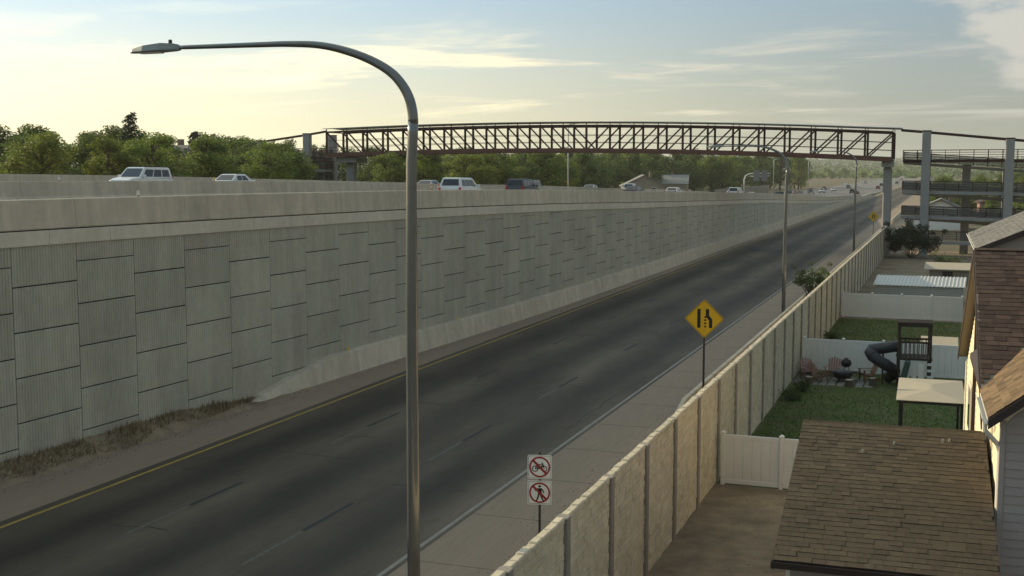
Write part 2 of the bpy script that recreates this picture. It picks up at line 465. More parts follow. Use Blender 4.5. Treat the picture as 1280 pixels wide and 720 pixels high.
# painted lines, each its own sheet 4 mm over the asphalt
def strip(name, x, w, y0, y1, m, z=0.004):
    ys = span(y0, y1, max(1, int((y1 - y0) / 40)))
    b = MB(); b.v = [(p, y, z) for y in ys for p in (x - w / 2, x + w / 2)]
    b.f = [(2 * j, 2 * j + 1, 2 * j + 3, 2 * j + 2) for j in range(len(ys) - 1)]
    return b.build(name, m, kind='structure')
strip('edge_line', -25.85, 0.14, -10, 900, M['yellow_paint'])
strip('edge_line', -13.55, 0.13, -10, 900, M['white_paint'])
for k in range(-2, 16):
    strip('lane_dash', -22.0, 0.14, 40.1 + 12.2 * k, 43.15 + 12.2 * k, M['worn_white_paint'])
    strip('lane_dash', -22.0, 0.15, 43.2 + 12.2 * k, 46.2 + 12.2 * k, M['black_paint'])
    strip('lane_dash', -17.35, 0.14, 38.9 + 12.2 * k, 42.05 + 12.2 * k, M['worn_white_paint'])
    strip('lane_dash', -17.35, 0.15, 42.1 + 12.2 * k, 45.2 + 12.2 * k, M['black_paint'])
for x in (-32.2, -36.0, -39.8):
    for k in range(14):
        q = [(x + s, 200 + 12.2 * k + d) for s, d in ((-.08, 0), (.08, 0), (.08, 3), (-.08, 3))]
        MB().add([(a, c, deck_z(a, c) + .015) for a, c in q], [(0, 1, 2, 3)]).build('lane_dash', M['white_paint'], kind='structure')
# slab joints across the concrete shoulders
for k in range(34):
    y = 24 + 4.6 * k
    MB().box(-13.3, -8.4, y, y + 0.016, -0.003, 0.001).build('shoulder_joint', M['grit'], kind='structure') if k < 20 else None

# sealed cracks and patches in the asphalt
gc = random.Random(31)
def crack(x, y, L, along, w=0.05):
    n = max(4, int(L / 0.8)); b = MB()
    for i in range(n + 1):
        s = i / n * L; j = gc.uniform(-.09, .09); q = w * gc.uniform(.5, 1.1) / 2
        b.v += [(x + j - q, y + s, .0025), (x + j + q, y + s, .0025)] if along else [(x + s, y + j * 2 - q * 2.2, .0025), (x + s, y + j * 2 + q * 2.2, .0025)]
    b.f = [(2 * i, 2 * i + 1, 2 * i + 3, 2 * i + 2) for i in range(n)]
    b.build('crack_seal', M['black_paint'], kind='structure')
for i in range(26):
    if i % 3: crack(gc.uniform(-25.3, -17), gc.uniform(24, 120), gc.uniform(2.0, 5.5), False)
    else: crack(gc.choice((-24.2, -20.3, -19.1, -15.6, -14.4)) + gc.uniform(-.3, .3), gc.uniform(22, 110), gc.uniform(4, 14), True)

# ------------------------------------------------------------------ retaining wall of ribbed precast panels
PW, PH = 3.12, 1.57
def rib_panel(ribs=22):
    w, h = PW - 0.04, PH - 0.045
    pr = [(-w / 2, -0.09), (-w / 2, 0.0), (-w / 2 + 0.03, 0.012)]
    s = (w - 0.1) / ribs
    for i in range(ribs):
        y = -w / 2 + 0.05 + i * s
        pr += [(y + s * 0.12, 0.012), (y + s * 0.28, 0.042), (y + s * 0.62, 0.042), (y + s * 0.8, 0.012)]
    pr += [(w / 2 - 0.03, 0.012), (w / 2, 0.0), (w / 2, -0.09)]
    b = MB()
    n = len(pr)
    zs = [-h / 2, -h / 2 + 0.02, h / 2 - 0.02, h / 2]
    rings = []
    for q, z in enumerate(zs):
        rings.append([(x - (0.018 if q in (0, 3) and x > 0 else 0), y, z) for y, x in pr])
    b.loft(rings, False, closed=False)
    b.add(rings[0], [tuple(range(n))[::-1]]); b.add(rings[3], [tuple(range(n))])
    return b.mesh('panel')
wall = thing('retaining_wall', 'tall grey retaining wall of staggered ribbed concrete panels beside the road', 'wall', (-29.5, 40, 0))
wall.location = (0, 0, 0)
panel_me = rib_panel()
far_panels = MB()
def top_z(y): return prof(y) - 0.62
n_parts = 0
for k in range(-6, 108):
    y0 = 32.4 + PW * k; yc = y0 + PW / 2
    zt = top_z(yc) + 0.2
    if zt < 0.25: break
    slope = (wall_x(yc + 1) - wall_x(yc - 1)) / 2
    rz = -math.atan(slope)
    x = wall_x(yc)
    j0 = 6.42 if k % 2 == 0 else 7.13
    joints = [j0 - PH * n for n in range(-1, 7)]
    for n in range(len(joints)):
        a, c = joints[n] - PH, joints[n]
        if a > zt - 0.1 or c < 0.0: continue
        c = min(c, zt)
        if yc < 136:
            inst('panel', panel_me, M['panel_concrete'], wall, (x, yc, (a + c) / 2), (0, 0, rz), (1, 1, (c - a - 0.0) / PH))
            n_parts += 1
        else:
            T = Matrix.Translation((x, yc, 0)) @ Matrix.Rotation(rz, 4, 'Z')
            far_panels.box(-0.08, 0.02, -PW / 2 + 0.02, PW / 2 - 0.02, a + 0.02, c - 0.02, T)
far_panels.build('far_panel', M['panel_concrete'], wall, kind='stuff')
WY = span(8, 140, 44) + span(145, 375, 46)
def wall_run(name, m, poly, y0, y1, parent, base, n=None, off=0.0, **kw):
    """poly of (offset from wall face, height over base(y)), swept along the wall"""
    ys = span(y0, y1, n or max(1, int((y1 - y0) / 6)))
    rings = [[(wall_x(y) + off + a, y, base(y) + z) for a, z in poly] for y in ys]
    return MB().loft(rings).build(name, m, parent, **kw)
wall_run('backing', M['joint_dark'], [(-0.4, -9), (-0.055, -9), (-0.055, 0), (-0.4, 0)], 8, 372, wall, lambda y: top_z(y) + 0.1)
COPE = [(-0.3, 0.0), (0.075, 0.0), (0.09, 0.015), (0.09, 0.505), (0.075, 0.52), (-0.3, 0.52)]
for k in range(-6, 34):
    y0 = 31.0 + PW * k
    wall_run('coping_segment', M['coping_concrete'], COPE, y0 + 0.008, y0 + PW - 0.008, wall, top_z, 1)
wall_run('coping_segment', M['coping_concrete'], COPE, 31.0 + PW * 34 + 0.008, 372, wall, top_z)

par = thing('parapet_barrier', 'long tan concrete parapet running along the top of the panel wall', 'barrier')
PARA = [(-0.32, 0.565), (0.07, 0.565), (0.09, 0.60), (0.06, 0.85), (0.02, 1.58), (-0.01, 1.61), (-0.24, 1.61), (-0.28, 1.58), (-0.32, 0.85)]
for k in range(-3, 18):
    y0 = 29.2 + 6.3 * k
    wall_run('barrier_segment', M['barrier_concrete'], PARA, y0 + 0.009, y0 + 6.3 - 0.009, par, top_z, 2)
wall_run('barrier_segment', M['barrier_concrete'], PARA, 29.2 + 6.3 * 18 + 0.01, 420, par, lambda y: top_z(y))
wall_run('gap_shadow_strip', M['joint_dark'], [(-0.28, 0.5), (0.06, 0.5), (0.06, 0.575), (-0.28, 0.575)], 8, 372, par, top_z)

med = thing('median_barrier', 'pale concrete median barrier between the two directions of the raised highway', 'barrier')
SH = [(-0.32, 0), (-0.3, 0.1), (-0.17, 0.3), (-0.1, 1.05), (-0.08, 1.08), (0.08, 1.08), (0.1, 1.05), (0.17, 0.3), (0.3, 0.1), (0.32, 0)]
def deck_run(name, m, x, poly, y0, y1, parent, n=2, dz=0.0):
    ys = span(y0, y1, n)
    return MB().loft([[(x + a, y, deck_z(x, y) + z + dz) for a, z in poly] for y in ys]).build(name, m, parent)
for k in range(22):
    deck_run('barrier_segment', M['barrier_concrete'], -45, SH, 25.01 + 6.1 * k, 25 + 6.1 * (k + 1) - 0.01, med)
deck_run('barrier_segment', M['barrier_concrete'], -45, SH, 25 + 6.1 * 22, 430, med, 40)
lef = thing('roadside_barrier', 'concrete barrier on the far side of the highway below the trees', 'barrier')
for k in range(14):
    deck_run('barrier_segment', M['barrier_concrete'], -62.5, SH, 40.01 + 12 * k, 40 + 12 * (k + 1) - 0.01, lef, 3)

# low barrier at the wall foot, tapering out where the weeds begin
lb = thing('roadside_barrier', 'low concrete barrier at the foot of the panel wall with tapered end', 'barrier')
def low_poly(h): return [(-0.04, -0.05), (0.62, -0.05), (0.60, 0.02), (0.42, max(0.03, h - 0.03)), (0.39, h), (-0.04, h)]
ys = span(45.6, 55, 10)
MB().loft([[(wall_x(y) + a, y, z) for a, z in low_poly(0.04 + 1.1 * min(1, max(0, (y - 45.6) / 7.5)) ** 0.8)] for y in ys]).build('tapered_end', M['barrier_concrete'], lb)
for k in range(16):
    y0 = 55 + 6 * k
    MB().loft([[(wall_x(y) + a, y, z) for a, z in low_poly(1.14)] for y in (y0 + 0.01, y0 + 3, y0 + 5.99)]).build('barrier_segment', M['barrier_concrete'], lb)
MB().loft([[(wall_x(y) + a, y, z) for a, z in low_poly(1.14)] for y in span(151.01, 470, 40)]).build('barrier_segment', M['barrier_concrete'], lb)

rb = thing('roadside_barrier', 'low grey concrete barrier between the right shoulder and the beige fence', 'barrier')
RB = [(-0.22, -0.05), (-0.2, 0.05), (-0.1, 0.78), (-0.08, 0.82), (0.08, 0.82), (0.1, 0.78), (0.2, 0.05), (0.22, -0.05)]
for k in range(18):
    y0 = 46.5 + 6 * k
    MB().loft([[(-10.25 + a, y, z * (0.15 if k == 0 and y < 47 else 1)) for a, z in RB] for y in (y0 + 0.01, y0 + 3, y0 + 5.99)]).build('barrier_segment', M['barrier_concrete'], rb)
MB().loft([[(-10.25 + a, y, z) for a, z in RB] for y in (154.51, 330)]).build('barrier_segment', M['barrier_concrete'], rb)
# dark scrub strip between barrier and fence
rng = random.Random(5)
b = MB()
for i in range(2600):
    x, y = rng.uniform(-9.9, -7.9), rng.uniform(47, 160)
    a, h, w = rng.uniform(0, 6.28), rng.uniform(0.1, 0.4), rng.uniform(0.02, 0.06)
    b.add([(x - w * math.cos(a), y - w * math.sin(a), 0), (x + w * math.cos(a), y + w * math.sin(a), 0), (x + rng.uniform(-.15, .15), y + rng.uniform(-.15, .15), h)], [(0, 1, 2)])
b.build('scrub', M['weeds'], kind='stuff', label='dry scrub between the right barrier and the beige fence', cat='scrub')

# weeds on the bank at the wall foot
def bank_z(x, y):
    w0 = wall_x(y); t = (x - w0) / 0.95
    f = max(0.0, min(1.0, (47 - y) / 6))
    return max(0.0, (1 - t)) * 0.55 * f + 0.0
b = MB()
ys = span(6, 50, 60)
r2 = random.Random(8)
for y in ys:
    for q in range(6):
        x = wall_x(y) - 0.05 + q * 0.21
        b.v.append((x, y, (bank_z(x, y) + r2.uniform(-.03, .06)) if q < 5 else -0.02))
b.f = [(j * 6 + i, j * 6 + i + 1, (j + 1) * 6 + i + 1, (j + 1) * 6 + i) for j in range(60) for i in range(5)]
b.build('weed_bank', M['dirt'], kind='structure')
b = MB()
for i in range(9000):
    y = rng.uniform(6, 47.5); e = (0.70 + .25 * math.sin(y * .9) * math.sin(y * .37)) * (1 if y < 43 else (47.5 - y) / 4.5)
    x = wall_x(y) + 0.06 + e * rng.random() ** 1.25
    clump = 0.55 + 0.45 * math.sin(y * 1.7) * math.sin(y * 0.53 + 1)
    h = rng.uniform(0.07, 0.26) * (0.5 + clump) * (2.0 if rng.random() < 0.012 else 1); a = rng.uniform(0, 6.28); w = rng.uniform(0.012, 0.035)
    z = bank_z(x, y) - 0.02
    b.add([(x - w * math.cos(a), y - w * math.sin(a), z), (x + w * math.cos(a), y + w * math.sin(a), z), (x + rng.uniform(-.14, .14), y + rng.uniform(-.14, .14), z + h)], [(0, 1, 2)])
b.build('weeds', M['weeds'], kind='stuff', label='dry brown weeds along the foot of the panel wall', cat='weeds')
# grit and litter swept against the edges of the shoulders
b = MB()
for i in range(5200):
    y = rng.uniform(14, 120); s = rng.random()
    x = wall_x(y) + (0.75 if y > 48 else 1.0) + abs(rng.gauss(0, .45)) if s < .5 else -10.6 - abs(rng.gauss(0, .6)) if s < .8 else -8.2 - abs(rng.gauss(0, .5)) * 2
    if s >= .5 and y > 46 and x > -10.5: continue
    r_ = rng.uniform(.008, .028) * (1.5 if rng.random() < .02 else 1)
    a = rng.uniform(0, 6.28); c, q = math.cos(a) * r_, math.sin(a) * r_
    b.add([(x + c, y + q, 0), (x - q, y + c, 0), (x - c, y - q, 0), (x + q, y - c, 0), (x + c * .3, y, r_ * .7)], [(0, 1, 4), (1, 2, 4), (2, 3, 4), (3, 0, 4)])
b.build('grit', M['grit'], kind='stuff', label='grit and litter along the edges of the shoulders', cat='grit')
# reflectors on the barriers
def reflector(x, y, z, m, label):
    t = thing('reflector', label, 'reflector', (x, y, z))
    MB().bbox(-0.03, 0.03, -0.05, 0.05, 0, 0.05, 0.01).build('base', M['plastic_black'], t)
    MB().bbox(-0.012, 0.012, -0.09, 0.09, 0.05, 0.24, 0.01).build('plate', m, t)
for k, (y, lab) in enumerate([(54.5, 'yellow reflector on the tapered end of the low wall-foot barrier'), (68, 'yellow reflector on the wall-foot barrier right of the tall lamp pole'), (94, 'yellow reflector far along the wall-foot barrier')]):
    reflector(wall_x(y) + 0.3, y, 1.1, M['reflector_yellow'], lab)
reflector(-45, 52.5, deck_z(-45, 52.5) + 1.07, M['sign_white'], 'white reflector on the median barrier near the left edge')
reflector(-45, 67.0, deck_z(-45, 67) + 1.07, M['reflector_yellow'], 'yellow reflector on the median barrier beside the low white car')
reflector(wall_x(39.2) - 0.15, 39.2, top_z(39.2) + 1.6, M['sign_white'], 'white reflector on the parapet below the white SUV')

# ------------------------------------------------------------------ precast fence on the right
fen = thing('precast_fence', 'long beige precast concrete fence with posts between the road and the backyards', 'fence')
FX = -7.55; BAY = 3.6; FT = 3.1
def stone_face(seed):
    """stacked stone relief on the yard side of one bay"""
    g = random.Random(seed); b = MB(); z = -0.7
    while z < FT - 0.13:
        h = min(g.choice((0.14, 0.18, 0.22)), FT - 0.1 - z); y = -BAY / 2 + 0.13
        while y < BAY / 2 - 0.15:
            w = min(g.uniform(0.22, 0.6), BAY / 2 - 0.13 - y); d = g.uniform(0.012, 0.035); c = 0.014
            if w > 0.06:
                b.add([(0, y + .006, z + .006), (0, y + w - .006, z + .006), (0, y + w - .006, z + h - .006), (0, y + .006, z + h - .006),
                       (d, y + c + .006, z + c), (d + g.uniform(-.008, .008), y + w - c - .006, z + c), (d, y + w - c - .006, z + h - c), (d + g.uniform(-.008, .008), y + c + .006, z + h - c)],
                      [(4, 5, 6, 7), (0, 1, 5, 4), (1, 2, 6, 5), (2, 3, 7, 6), (3, 0, 4, 7)])
            y += w
        z += h
    return b.mesh('stone_face')
faces = [stone_face(11 + i) for i in range(4)]
post_me = MB().bbox(-0.13, 0.15, -0.13, 0.13, -0.75, FT - 0.05, 0.02).mesh('post')
cap_me = MB().bbox(-0.14, 0.16, -0.14, 0.14, FT - 0.05, FT - 0.01, 0.02).mesh('post_cap')
slab_me = MB().box(-0.07, 0.06, -BAY / 2 + 0.12, BAY / 2 - 0.12, -0.75, FT - 0.1).mesh('panel')
g = random.Random(3)
tb = MB(); yy = -BAY / 2 + 0.13; rr = []
while yy < BAY / 2 - 0.14:                      # uneven stone top course
    w = min(g.uniform(0.3, 0.55), BAY / 2 - 0.13 - yy)
    if w > 0.05: tb.bbox(-0.10, 0.10, yy + 0.006, yy + w - 0.006, FT - 0.1, FT - g.uniform(-0.02, 0.02), 0.025)
    yy += w
top_me = tb.mesh('top_course')
for k in range(-3, 39):
    y = 23.9 + BAY * k
    dz = 0.0
    p = inst('post', post_me, M['post_concrete'], fen, (FX, y, dz))
    inst('post_cap', cap_me, M['post_concrete'], p)
    yc = y + BAY / 2
    s = inst('panel', slab_me, M['fence_concrete'], fen, (FX, yc, dz))
    inst('top_course', top_me, M['fence_concrete'], s)
    if k < 26:
        f = inst('stone_face', faces[k % 4], M['fence_concrete'], s, (0.06, 0, 0)); f['kind'] = 'stuff'

# ------------------------------------------------------------------ yards
GZ = -0.6
def sheet(name, x0, x1, y0, y1, m, z=GZ, n=6):
    return grid(span(x0, x1, n), span(y0, y1, n), lambda x, y: z).build(name, m, kind='structure')
sheet('dirt_yard', -7.6, 14, 12, 41.5, M['dirt'])
sheet('lawn', -7.6, 14, 41.5, 66.2, M['lawn'])
sheet('lawn', -7.6, 14, 66.2, 91.6, M['lawn'])
sheet('dirt_yard', -7.6, 14, 91.6, 170, M['dirt'], GZ - 0.004)
b = MB()
for i in range(26000):
    x, y = rng.uniform(-7.3, 1.0), rng.uniform(42, 91)
    if 62.5 < y < 66.2 and x < -3.3: continue
    h, w, a = rng.uniform(0.03, 0.11), rng.uniform(0.01, 0.025), rng.uniform(0, 6.28)
    b.add([(x - w * math.cos(a), y - w * math.sin(a), GZ), (x + w * math.cos(a), y + w * math.sin(a), GZ), (x + rng.uniform(-.05, .05), y + rng.uniform(-.05, .05), GZ + h)], [(0, 1, 2)])
b.build('grass', M['lawn_blades'], kind='stuff', label='mown green grass in the two fenced backyards', cat='grass')
b = MB()
for i in range(1500):     # litter and dry tufts in the bare yard
    x, y = rng.uniform(-7.3, -3.2), rng.uniform(18, 41.3)
    h, w, a = rng.uniform(0.01, 0.04), rng.uniform(0.006, 0.018), rng.uniform(0, 6.28)
    b.add([(x - w * math.cos(a), y - w * math.sin(a), GZ), (x + w * math.cos(a), y + w * math.sin(a), GZ), (x + rng.uniform(-.08, .08), y + rng.uniform(-.08, .08), GZ + h)], [(0, 1, 2)])
b.build('dry_tufts', M['weeds'], kind='stuff', label='sparse dry tufts on the bare dirt yard', cat='weeds')

def vinyl_fence(y, x0, x1, label, n, slope=0.0):
    t = thing('vinyl_fence', label, 'fence', (x0, y, GZ), slope)
    w = (x1 - x0) / n
    for i in range(n + 1):
        p = MB().bbox(i * w - .065, i * w + .065, -.065, .065, 0, 1.84, 0.012).build('post', M['vinyl'], t)
        MB().loft([[(i * w + s * .085, q * .085, 1.84) for s, q in ((-1, -1), (1, -1), (1, 1), (-1, 1))], [(i * w + s * .085, q * .085, 1.87) for s, q in ((-1, -1), (1, -1), (1, 1), (-1, 1))], [(i * w + s * .01, q * .01, 1.93) for s, q in ((-1, -1), (1, -1), (1, 1), (-1, 1))]]).build('post_cap', M['vinyl'], p)
    for i in range(n):
        a, c = i * w + .07, (i + 1) * w - .07
        nb = int((c - a) / 0.28)
        pm = MB()
        for q in range(nb):                     # tongue and groove boards with a recessed joint
            u, v = a + (c - a) * q / nb, a + (c - a) * (q + 1) / nb
            pm.loft([[(u + .004, -.012, z), (u + .012, -.018, z), (v - .012, -.018, z), (v - .004, -.012, z), (v - .004, .018, z), (u + .004, .018, z)] for z in (.18, 1.68)])
        pm.build('panel', M['vinyl'], t)
        MB().bbox(a, c, -.03, .03, 1.66, 1.80, 0.008).build('rail', M['vinyl'], t)
        MB().bbox(a, c, -.03, .03, .05, .20, 0.008).build('rail', M['vinyl'], t)
    return t
vinyl_fence(41.5, -7.2, 0.9, 'beige vinyl fence beside the bare dirt yard, nearest of the three', 4, R(-0.3))
vinyl_fence(66.9, -7.25, 1.1, 'beige vinyl fence behind the play tower and fire pit chairs', 4, R(-1.2))
vinyl_fence(92.4, -7.25, 1.1, 'beige vinyl fence in front of the white metal shed', 4, R(-1.8))

# ------------------------------------------------------------------ street lamps
def smooth_path(pts, rad, n=5):
    """Catmull-Rom through the points, radii alike"""
    P = [Vector(p) for p in pts]; out, rr = [], []
    for i in range(len(P) - 1):
        a, b_, c, d = P[max(i - 1, 0)], P[i], P[i + 1], P[min(i + 2, len(P) - 1)]
        for k in range(n):
            t = k / n
            out.append(.5 * ((2 * b_) + (c - a) * t + (2 * a - 5 * b_ + 4 * c - d) * t * t + (3 * b_ - a - 3 * c + d) * t ** 3)); rr.append(rad[i] + (rad[i + 1] - rad[i]) * t)
    return out + [P[-1]], rr + [rad[-1]]
def street_lamp(loc, label, scale_arm=1.0, group=None):
    """davit lamp: tapered mast that bends over the road"""
    t = thing('street_lamp', label, 'lamp', loc, 0, group)
    pts = [(0, 0, 0.3), (0, 0, 4), (0, 0, 8), (0.02, 0, 10.6), (0.06, 0, 11.2), (0.05, 0, 11.63), (-0.07, 0, 12.0), (-0.35, 0, 12.35), (-0.78, 0, 12.62), (-1.35, 0, 12.84), (-2.0, 0, 12.99), (-2.7, 0, 13.04)]
    rad = [0.135, 0.128, 0.118, 0.106, 0.103, 0.10, 0.097, 0.092, 0.086, 0.079, 0.07, 0.062]
    k = scale_arm
    MB().tube([(x * (k if x < 0 else 1), y, z) for x, y, z in pts[:5]] + [(.062, 0, 11.42)], rad[:5] + [.1035], 18).build('mast', M['pole_metal'], t, True)
    cv, cr = smooth_path([(x * (k if x < 0 else 1), y, z) for x, y, z in pts[3:] + [(-3.4, 0, 13.05), (-5.55, 0, 13.06)]], rad[3:] + [0.055, 0.04])
    MB().tube(cv[7:], [q + .002 for q in cr[7:]], 18).build('arm', M['pole_metal'], t, True)
    MB().bbox(-.2, .2, -.2, .2, -1.0, 0.04, .03).build('footing', M['tower_concrete'], t)
    bp = MB().bbox(-.19, .19, -.19, .19, 0.04, 0.08, .01)
    bp.tube([(0, 0, .08), (0, 0, .32)], [.16, .14], 14)
    bp.build('base', M['pole_metal'], t)
    xh = -5.5 * k
    def ring(x, w, z0, z1): return [(xh + x, -w, z0), (xh + x, -w * .7, z1), (xh + x, w * .7, z1), (xh + x, w, z0), (xh + x, w * .8, z0 - .03), (xh + x, -w * .8, z0 - .03)]
    h = MB().loft([ring(.12, .05, 13.03, 13.1), ring(.02, .10, 13.02, 13.14), ring(-.3, .17, 13.01, 13.16), ring(-.75, .16, 13.0, 13.12), ring(-1.05, .10, 13.0, 13.06), ring(-1.12, .05, 13.0, 13.03)]).build('lamp_head', M['lamp_grey'], t)
    MB().tube([(xh - .12, 0, 13.14), (xh - .12, 0, 13.23)], [.045, .04], 10).build('photocell', M['pole_dark'], h)
    MB().box(xh - .9, xh - .35, -.1, .1, 12.955, 12.975).build('lens', M['sign_white'], h)
    return t
street_lamp((-10.17, 22.0, 0), 'tall grey curved street lamp in the foreground, nearest to the camera')
street_lamp((-10.85, 86.2, -1.0), 'curved street lamp right of the yellow sign, second along the shoulder', 0.82)
street_lamp((-10.9, 153, -0.5), 'curved street lamp just in front of the footbridge end', 0.82)
def plain_lamp(loc, h, arm, label):
    t = thing('street_lamp', label, 'lamp', loc)
    MB().tube([(0, 0, 0), (0, 0, h - .6), (arm * .1, 0, h - .1), (arm * .35, 0, h), (arm, 0, h + .05)], [.14, .11, .10, .08, .06], 8).build('mast', M['sign_white'], t, True)
    MB().bbox(arm - .35, arm + .35, -.15, .15, h, h + .12, .03).build('lamp_head', M['lamp_grey'], t)
plain_lamp((-64, 205, 5.8), 12.5, 2.2, 'thin pale lamp pole behind the middle of the footbridge')
plain_lamp((-64, 470, 0.4), 13.5, 2.2, 'pale lamp pole on the far left verge, left of its twin')
plain_lamp((-64, 590, 0.0), 14, 2.2, 'pale lamp pole on the far left verge, farther of the pair')
# half-arch sign support at the far end of the wall
t = thing('sign_gantry', 'pale curved sign support with panel on the far left roadside', 'sign', (-64, 400, 1.6))
MB().tube([(0, 0, -.5), (0, 0, 5.2), (.5, 0, 6.4), (1.6, 0, 7.0), (3, 0, 7.15), (8.4, 0, 7.2)], [.22, .2, .2, .18, .17, .14], 10).build('mast', M['sign_white'], t, True)
MB().tube([(1.4, 0, 6.2), (8.3, 0, 6.3)], .09, 8).build('chord', M['sign_white'], t, True)
MB().box(3.0, 5.0, -.18, -.1, 4.6, 8.2).build('sign_plate', M['sign_back'], t)
MB().box(5.6, 7.6, -.18, -.1, 4.6, 8.2).build('sign_plate', M['sign_back'], t)

# ------------------------------------------------------------------ road signs
def poly_plate(pts, y, m, name, parent):
    return MB().add([(x, y, z) for x, z in pts], [tuple(range(len(pts)))]).build(name, m, parent)
def rounded(pts, r, n=4):
    out = []
    for i, p in enumerate(pts):
        p = Vector(p); a = (Vector(pts[i - 1]) - p).normalized(); c = (Vector(pts[(i + 1) % len(pts)]) - p).normalized()
        for k in range(n + 1):
            s = k / n
            q = p + a * r * (1 - s) ** 2 + c * r * s ** 2
            out.append((q.x, q.y))
    return out
def merge_sign(loc, rz, label):
    t = thing('warning_sign', label, 'sign', loc, rz)
    D, zc = 0.85, 4.05
    dia = rounded([(0, -D), (D, 0), (0, D), (-D, 0)], .10)
    P = MB().prism([(x, zc + z) for x, z in dia], -.03, -.025).build('sign_plate', M['sign_yellow'], t)
    q = [(x * .955, zc + z * .955) for x, z in dia]; w = [(x * .925, zc + z * .925) for x, z in dia]
    MB().loft([[(x, -.033, z) for x, z in q], [(x, -.033, z) for x, z in w]], False).build('border', M['sign_black'], P)
    poly_plate([(-.30, zc - .40), (-.16, zc - .40), (-.16, zc + .42), (-.30, zc + .42)], -.034, M['sign_black'], 'left_edge_mark', P)
    poly_plate([(.20, zc - .40), (.34, zc - .40), (.34, zc - .02), (.20, zc + .14), (.20, zc + .42), (.06, zc + .42), (.06, zc + .10), (.20, zc - .08)], -.034, M['sign_black'], 'right_edge_mark', P)
    for z in (-.38, -.24, -.10, .03):
        poly_plate([(.0, zc + z), (.08, zc + z), (.08, zc + z + .08), (.0, zc + z + .08)], -.034, M['sign_black'], 'dash_mark', P)
    MB().prism([(x * .99, zc + z * .99) for x, z in dia], -.024, -.020).build('backing_plate', M['sign_back'], t)
    MB().bbox(-.045, .045, -.018, .06, -.05, zc + .5, .012).build('post', M['pole_dark'], t)
    MB().bbox(-.06, .06, -.03, .075, -.05, .75, .012).build('post_sleeve', M['pole_metal'], t)
    for z in (-.55, .45): MB().tube([(0, -.045, zc + z), (0, -.028, zc + z)], .02, 8).build('bolt', M['sign_back'], t)
merge_sign((-9.75, 51.0, 0), R(6), 'yellow diamond lane-ends warning sign on a post by the fence')
far = thing('warning_sign', 'small yellow warning sign far off beside the footbridge pier', 'sign', (-10.6, 187, 0), R(8))
P = MB().prism([(0, 2.5), (.75, 3.3), (0, 4.1), (-.75, 3.3)], -.03, 0).build('sign_plate', M['sign_yellow'], far)
MB().box(-.2, -.08, -.04, -.034, 3.0, 3.6).build('left_edge_mark', M['sign_black'], P)
MB().box(.08, .2, -.04, -.034, 3.0, 3.6).build('right_edge_mark', M['sign_black'], P)
MB().bbox(-.05, .05, .001, .08, 0, 3.6, .01).build('post', M['pole_metal'], far)

nos = thing('prohibition_sign', 'two white no-bicycle and no-pedestrian signs stacked on one post', 'sign', (-9.45, 28.0, 0), R(14))
MB().bbox(-.03, .03, .0, .05, -.05, 3.42, .01).build('post', M['pole_dark'], nos)
def no_plate(zc, kind):
    h = .305
    P = MB().prism([(x, zc + z) for x, z in rounded([(-h, -h), (h, -h), (h, h), (-h, h)], .04)], -.012, -.004).build('sign_plate', M['sign_white'], nos)
    q = .285
    MB().loft([[(x, -.014, zc + z) for x, z in rounded([(-q, -q), (q, -q), (q, q), (-q, q)], .035)], [(x, -.014, zc + z) for x, z in rounded([(-q + .008, -q + .008), (q - .008, -q + .008), (q - .008, q - .008), (-q + .008, q - .008)], .03)]], False).build('border', M['sign_black'], P)
    Y = -.0145
    if kind == 'bike':
        b = MB()
        for wx in (-.115, .115):
            b.disc((wx, Y, zc - .045), .08, 20, 'y', .056)
        for a, c, w in (((-.115, -.045), (-.055, .06), .024), ((-.055, .06), (.085, .06), .024), ((-.055, .055), (-.01, -.045), .024), ((-.115, -.045), (-.01, -.045), .024), ((-.01, -.045), (.085, .06), .024), ((.115, -.045), (.075, .10), .024), ((.075, .10), (.035, .105), .024), ((-.09, .075), (-.03, .075), .03), ((-.06, .06), (-.065, .08), .02)):
            p, r_ = Vector(a), Vector(c); d = (r_ - p).normalized(); nn = Vector((-d.y, d.x)) * w / 2
            b.add([(v.x, Y, zc + v.y) for v in (p - nn, r_ - nn, r_ + nn, p + nn)], [(0, 1, 2, 3)])
        b.build('bicycle_mark', M['sign_black'], P)
    else:
        b = MB().disc((.0, Y, zc + .165), .032, 16)
        for pts in ([(-.035, .12), (.045, .12), (.055, .0), (.035, -.03), (-.04, -.03), (-.045, .03)], [(-.035, .12), (-.05, .09), (-.12, .04), (-.135, .06), (-.07, .115)], [(.045, .12), (.10, .06), (.12, -.01), (.10, -.02), (.075, .04), (.04, .08)],
                    [(-.04, -.03), (.0, -.03), (-.02, -.12), (-.065, -.215), (-.10, -.205), (-.06, -.11)], [(-.005, -.03), (.04, -.03), (.07, -.12), (.11, -.20), (.075, -.215), (.03, -.12)]):
            b.add([(x, Y, zc + z) for x, z in pts], [tuple(range(len(pts)))])
        b.build('walking_figure_mark', M['sign_black'], P)
    MB().disc((0, -.0165, zc), .265, 40, 'y', .222).build('ring', M['sign_red'], P)
    d = .235 * .7071; w = .020
    MB().add([(-d - w, -.0175, zc + d - w), (-d + w, -.0175, zc + d + w), (d + w, -.0175, zc - d + w), (d - w, -.0175, zc - d - w)], [(0, 1, 2, 3)]).build('slash', M['sign_red'], P)
no_plate(3.03, 'bike'); no_plate(2.37, 'walk')

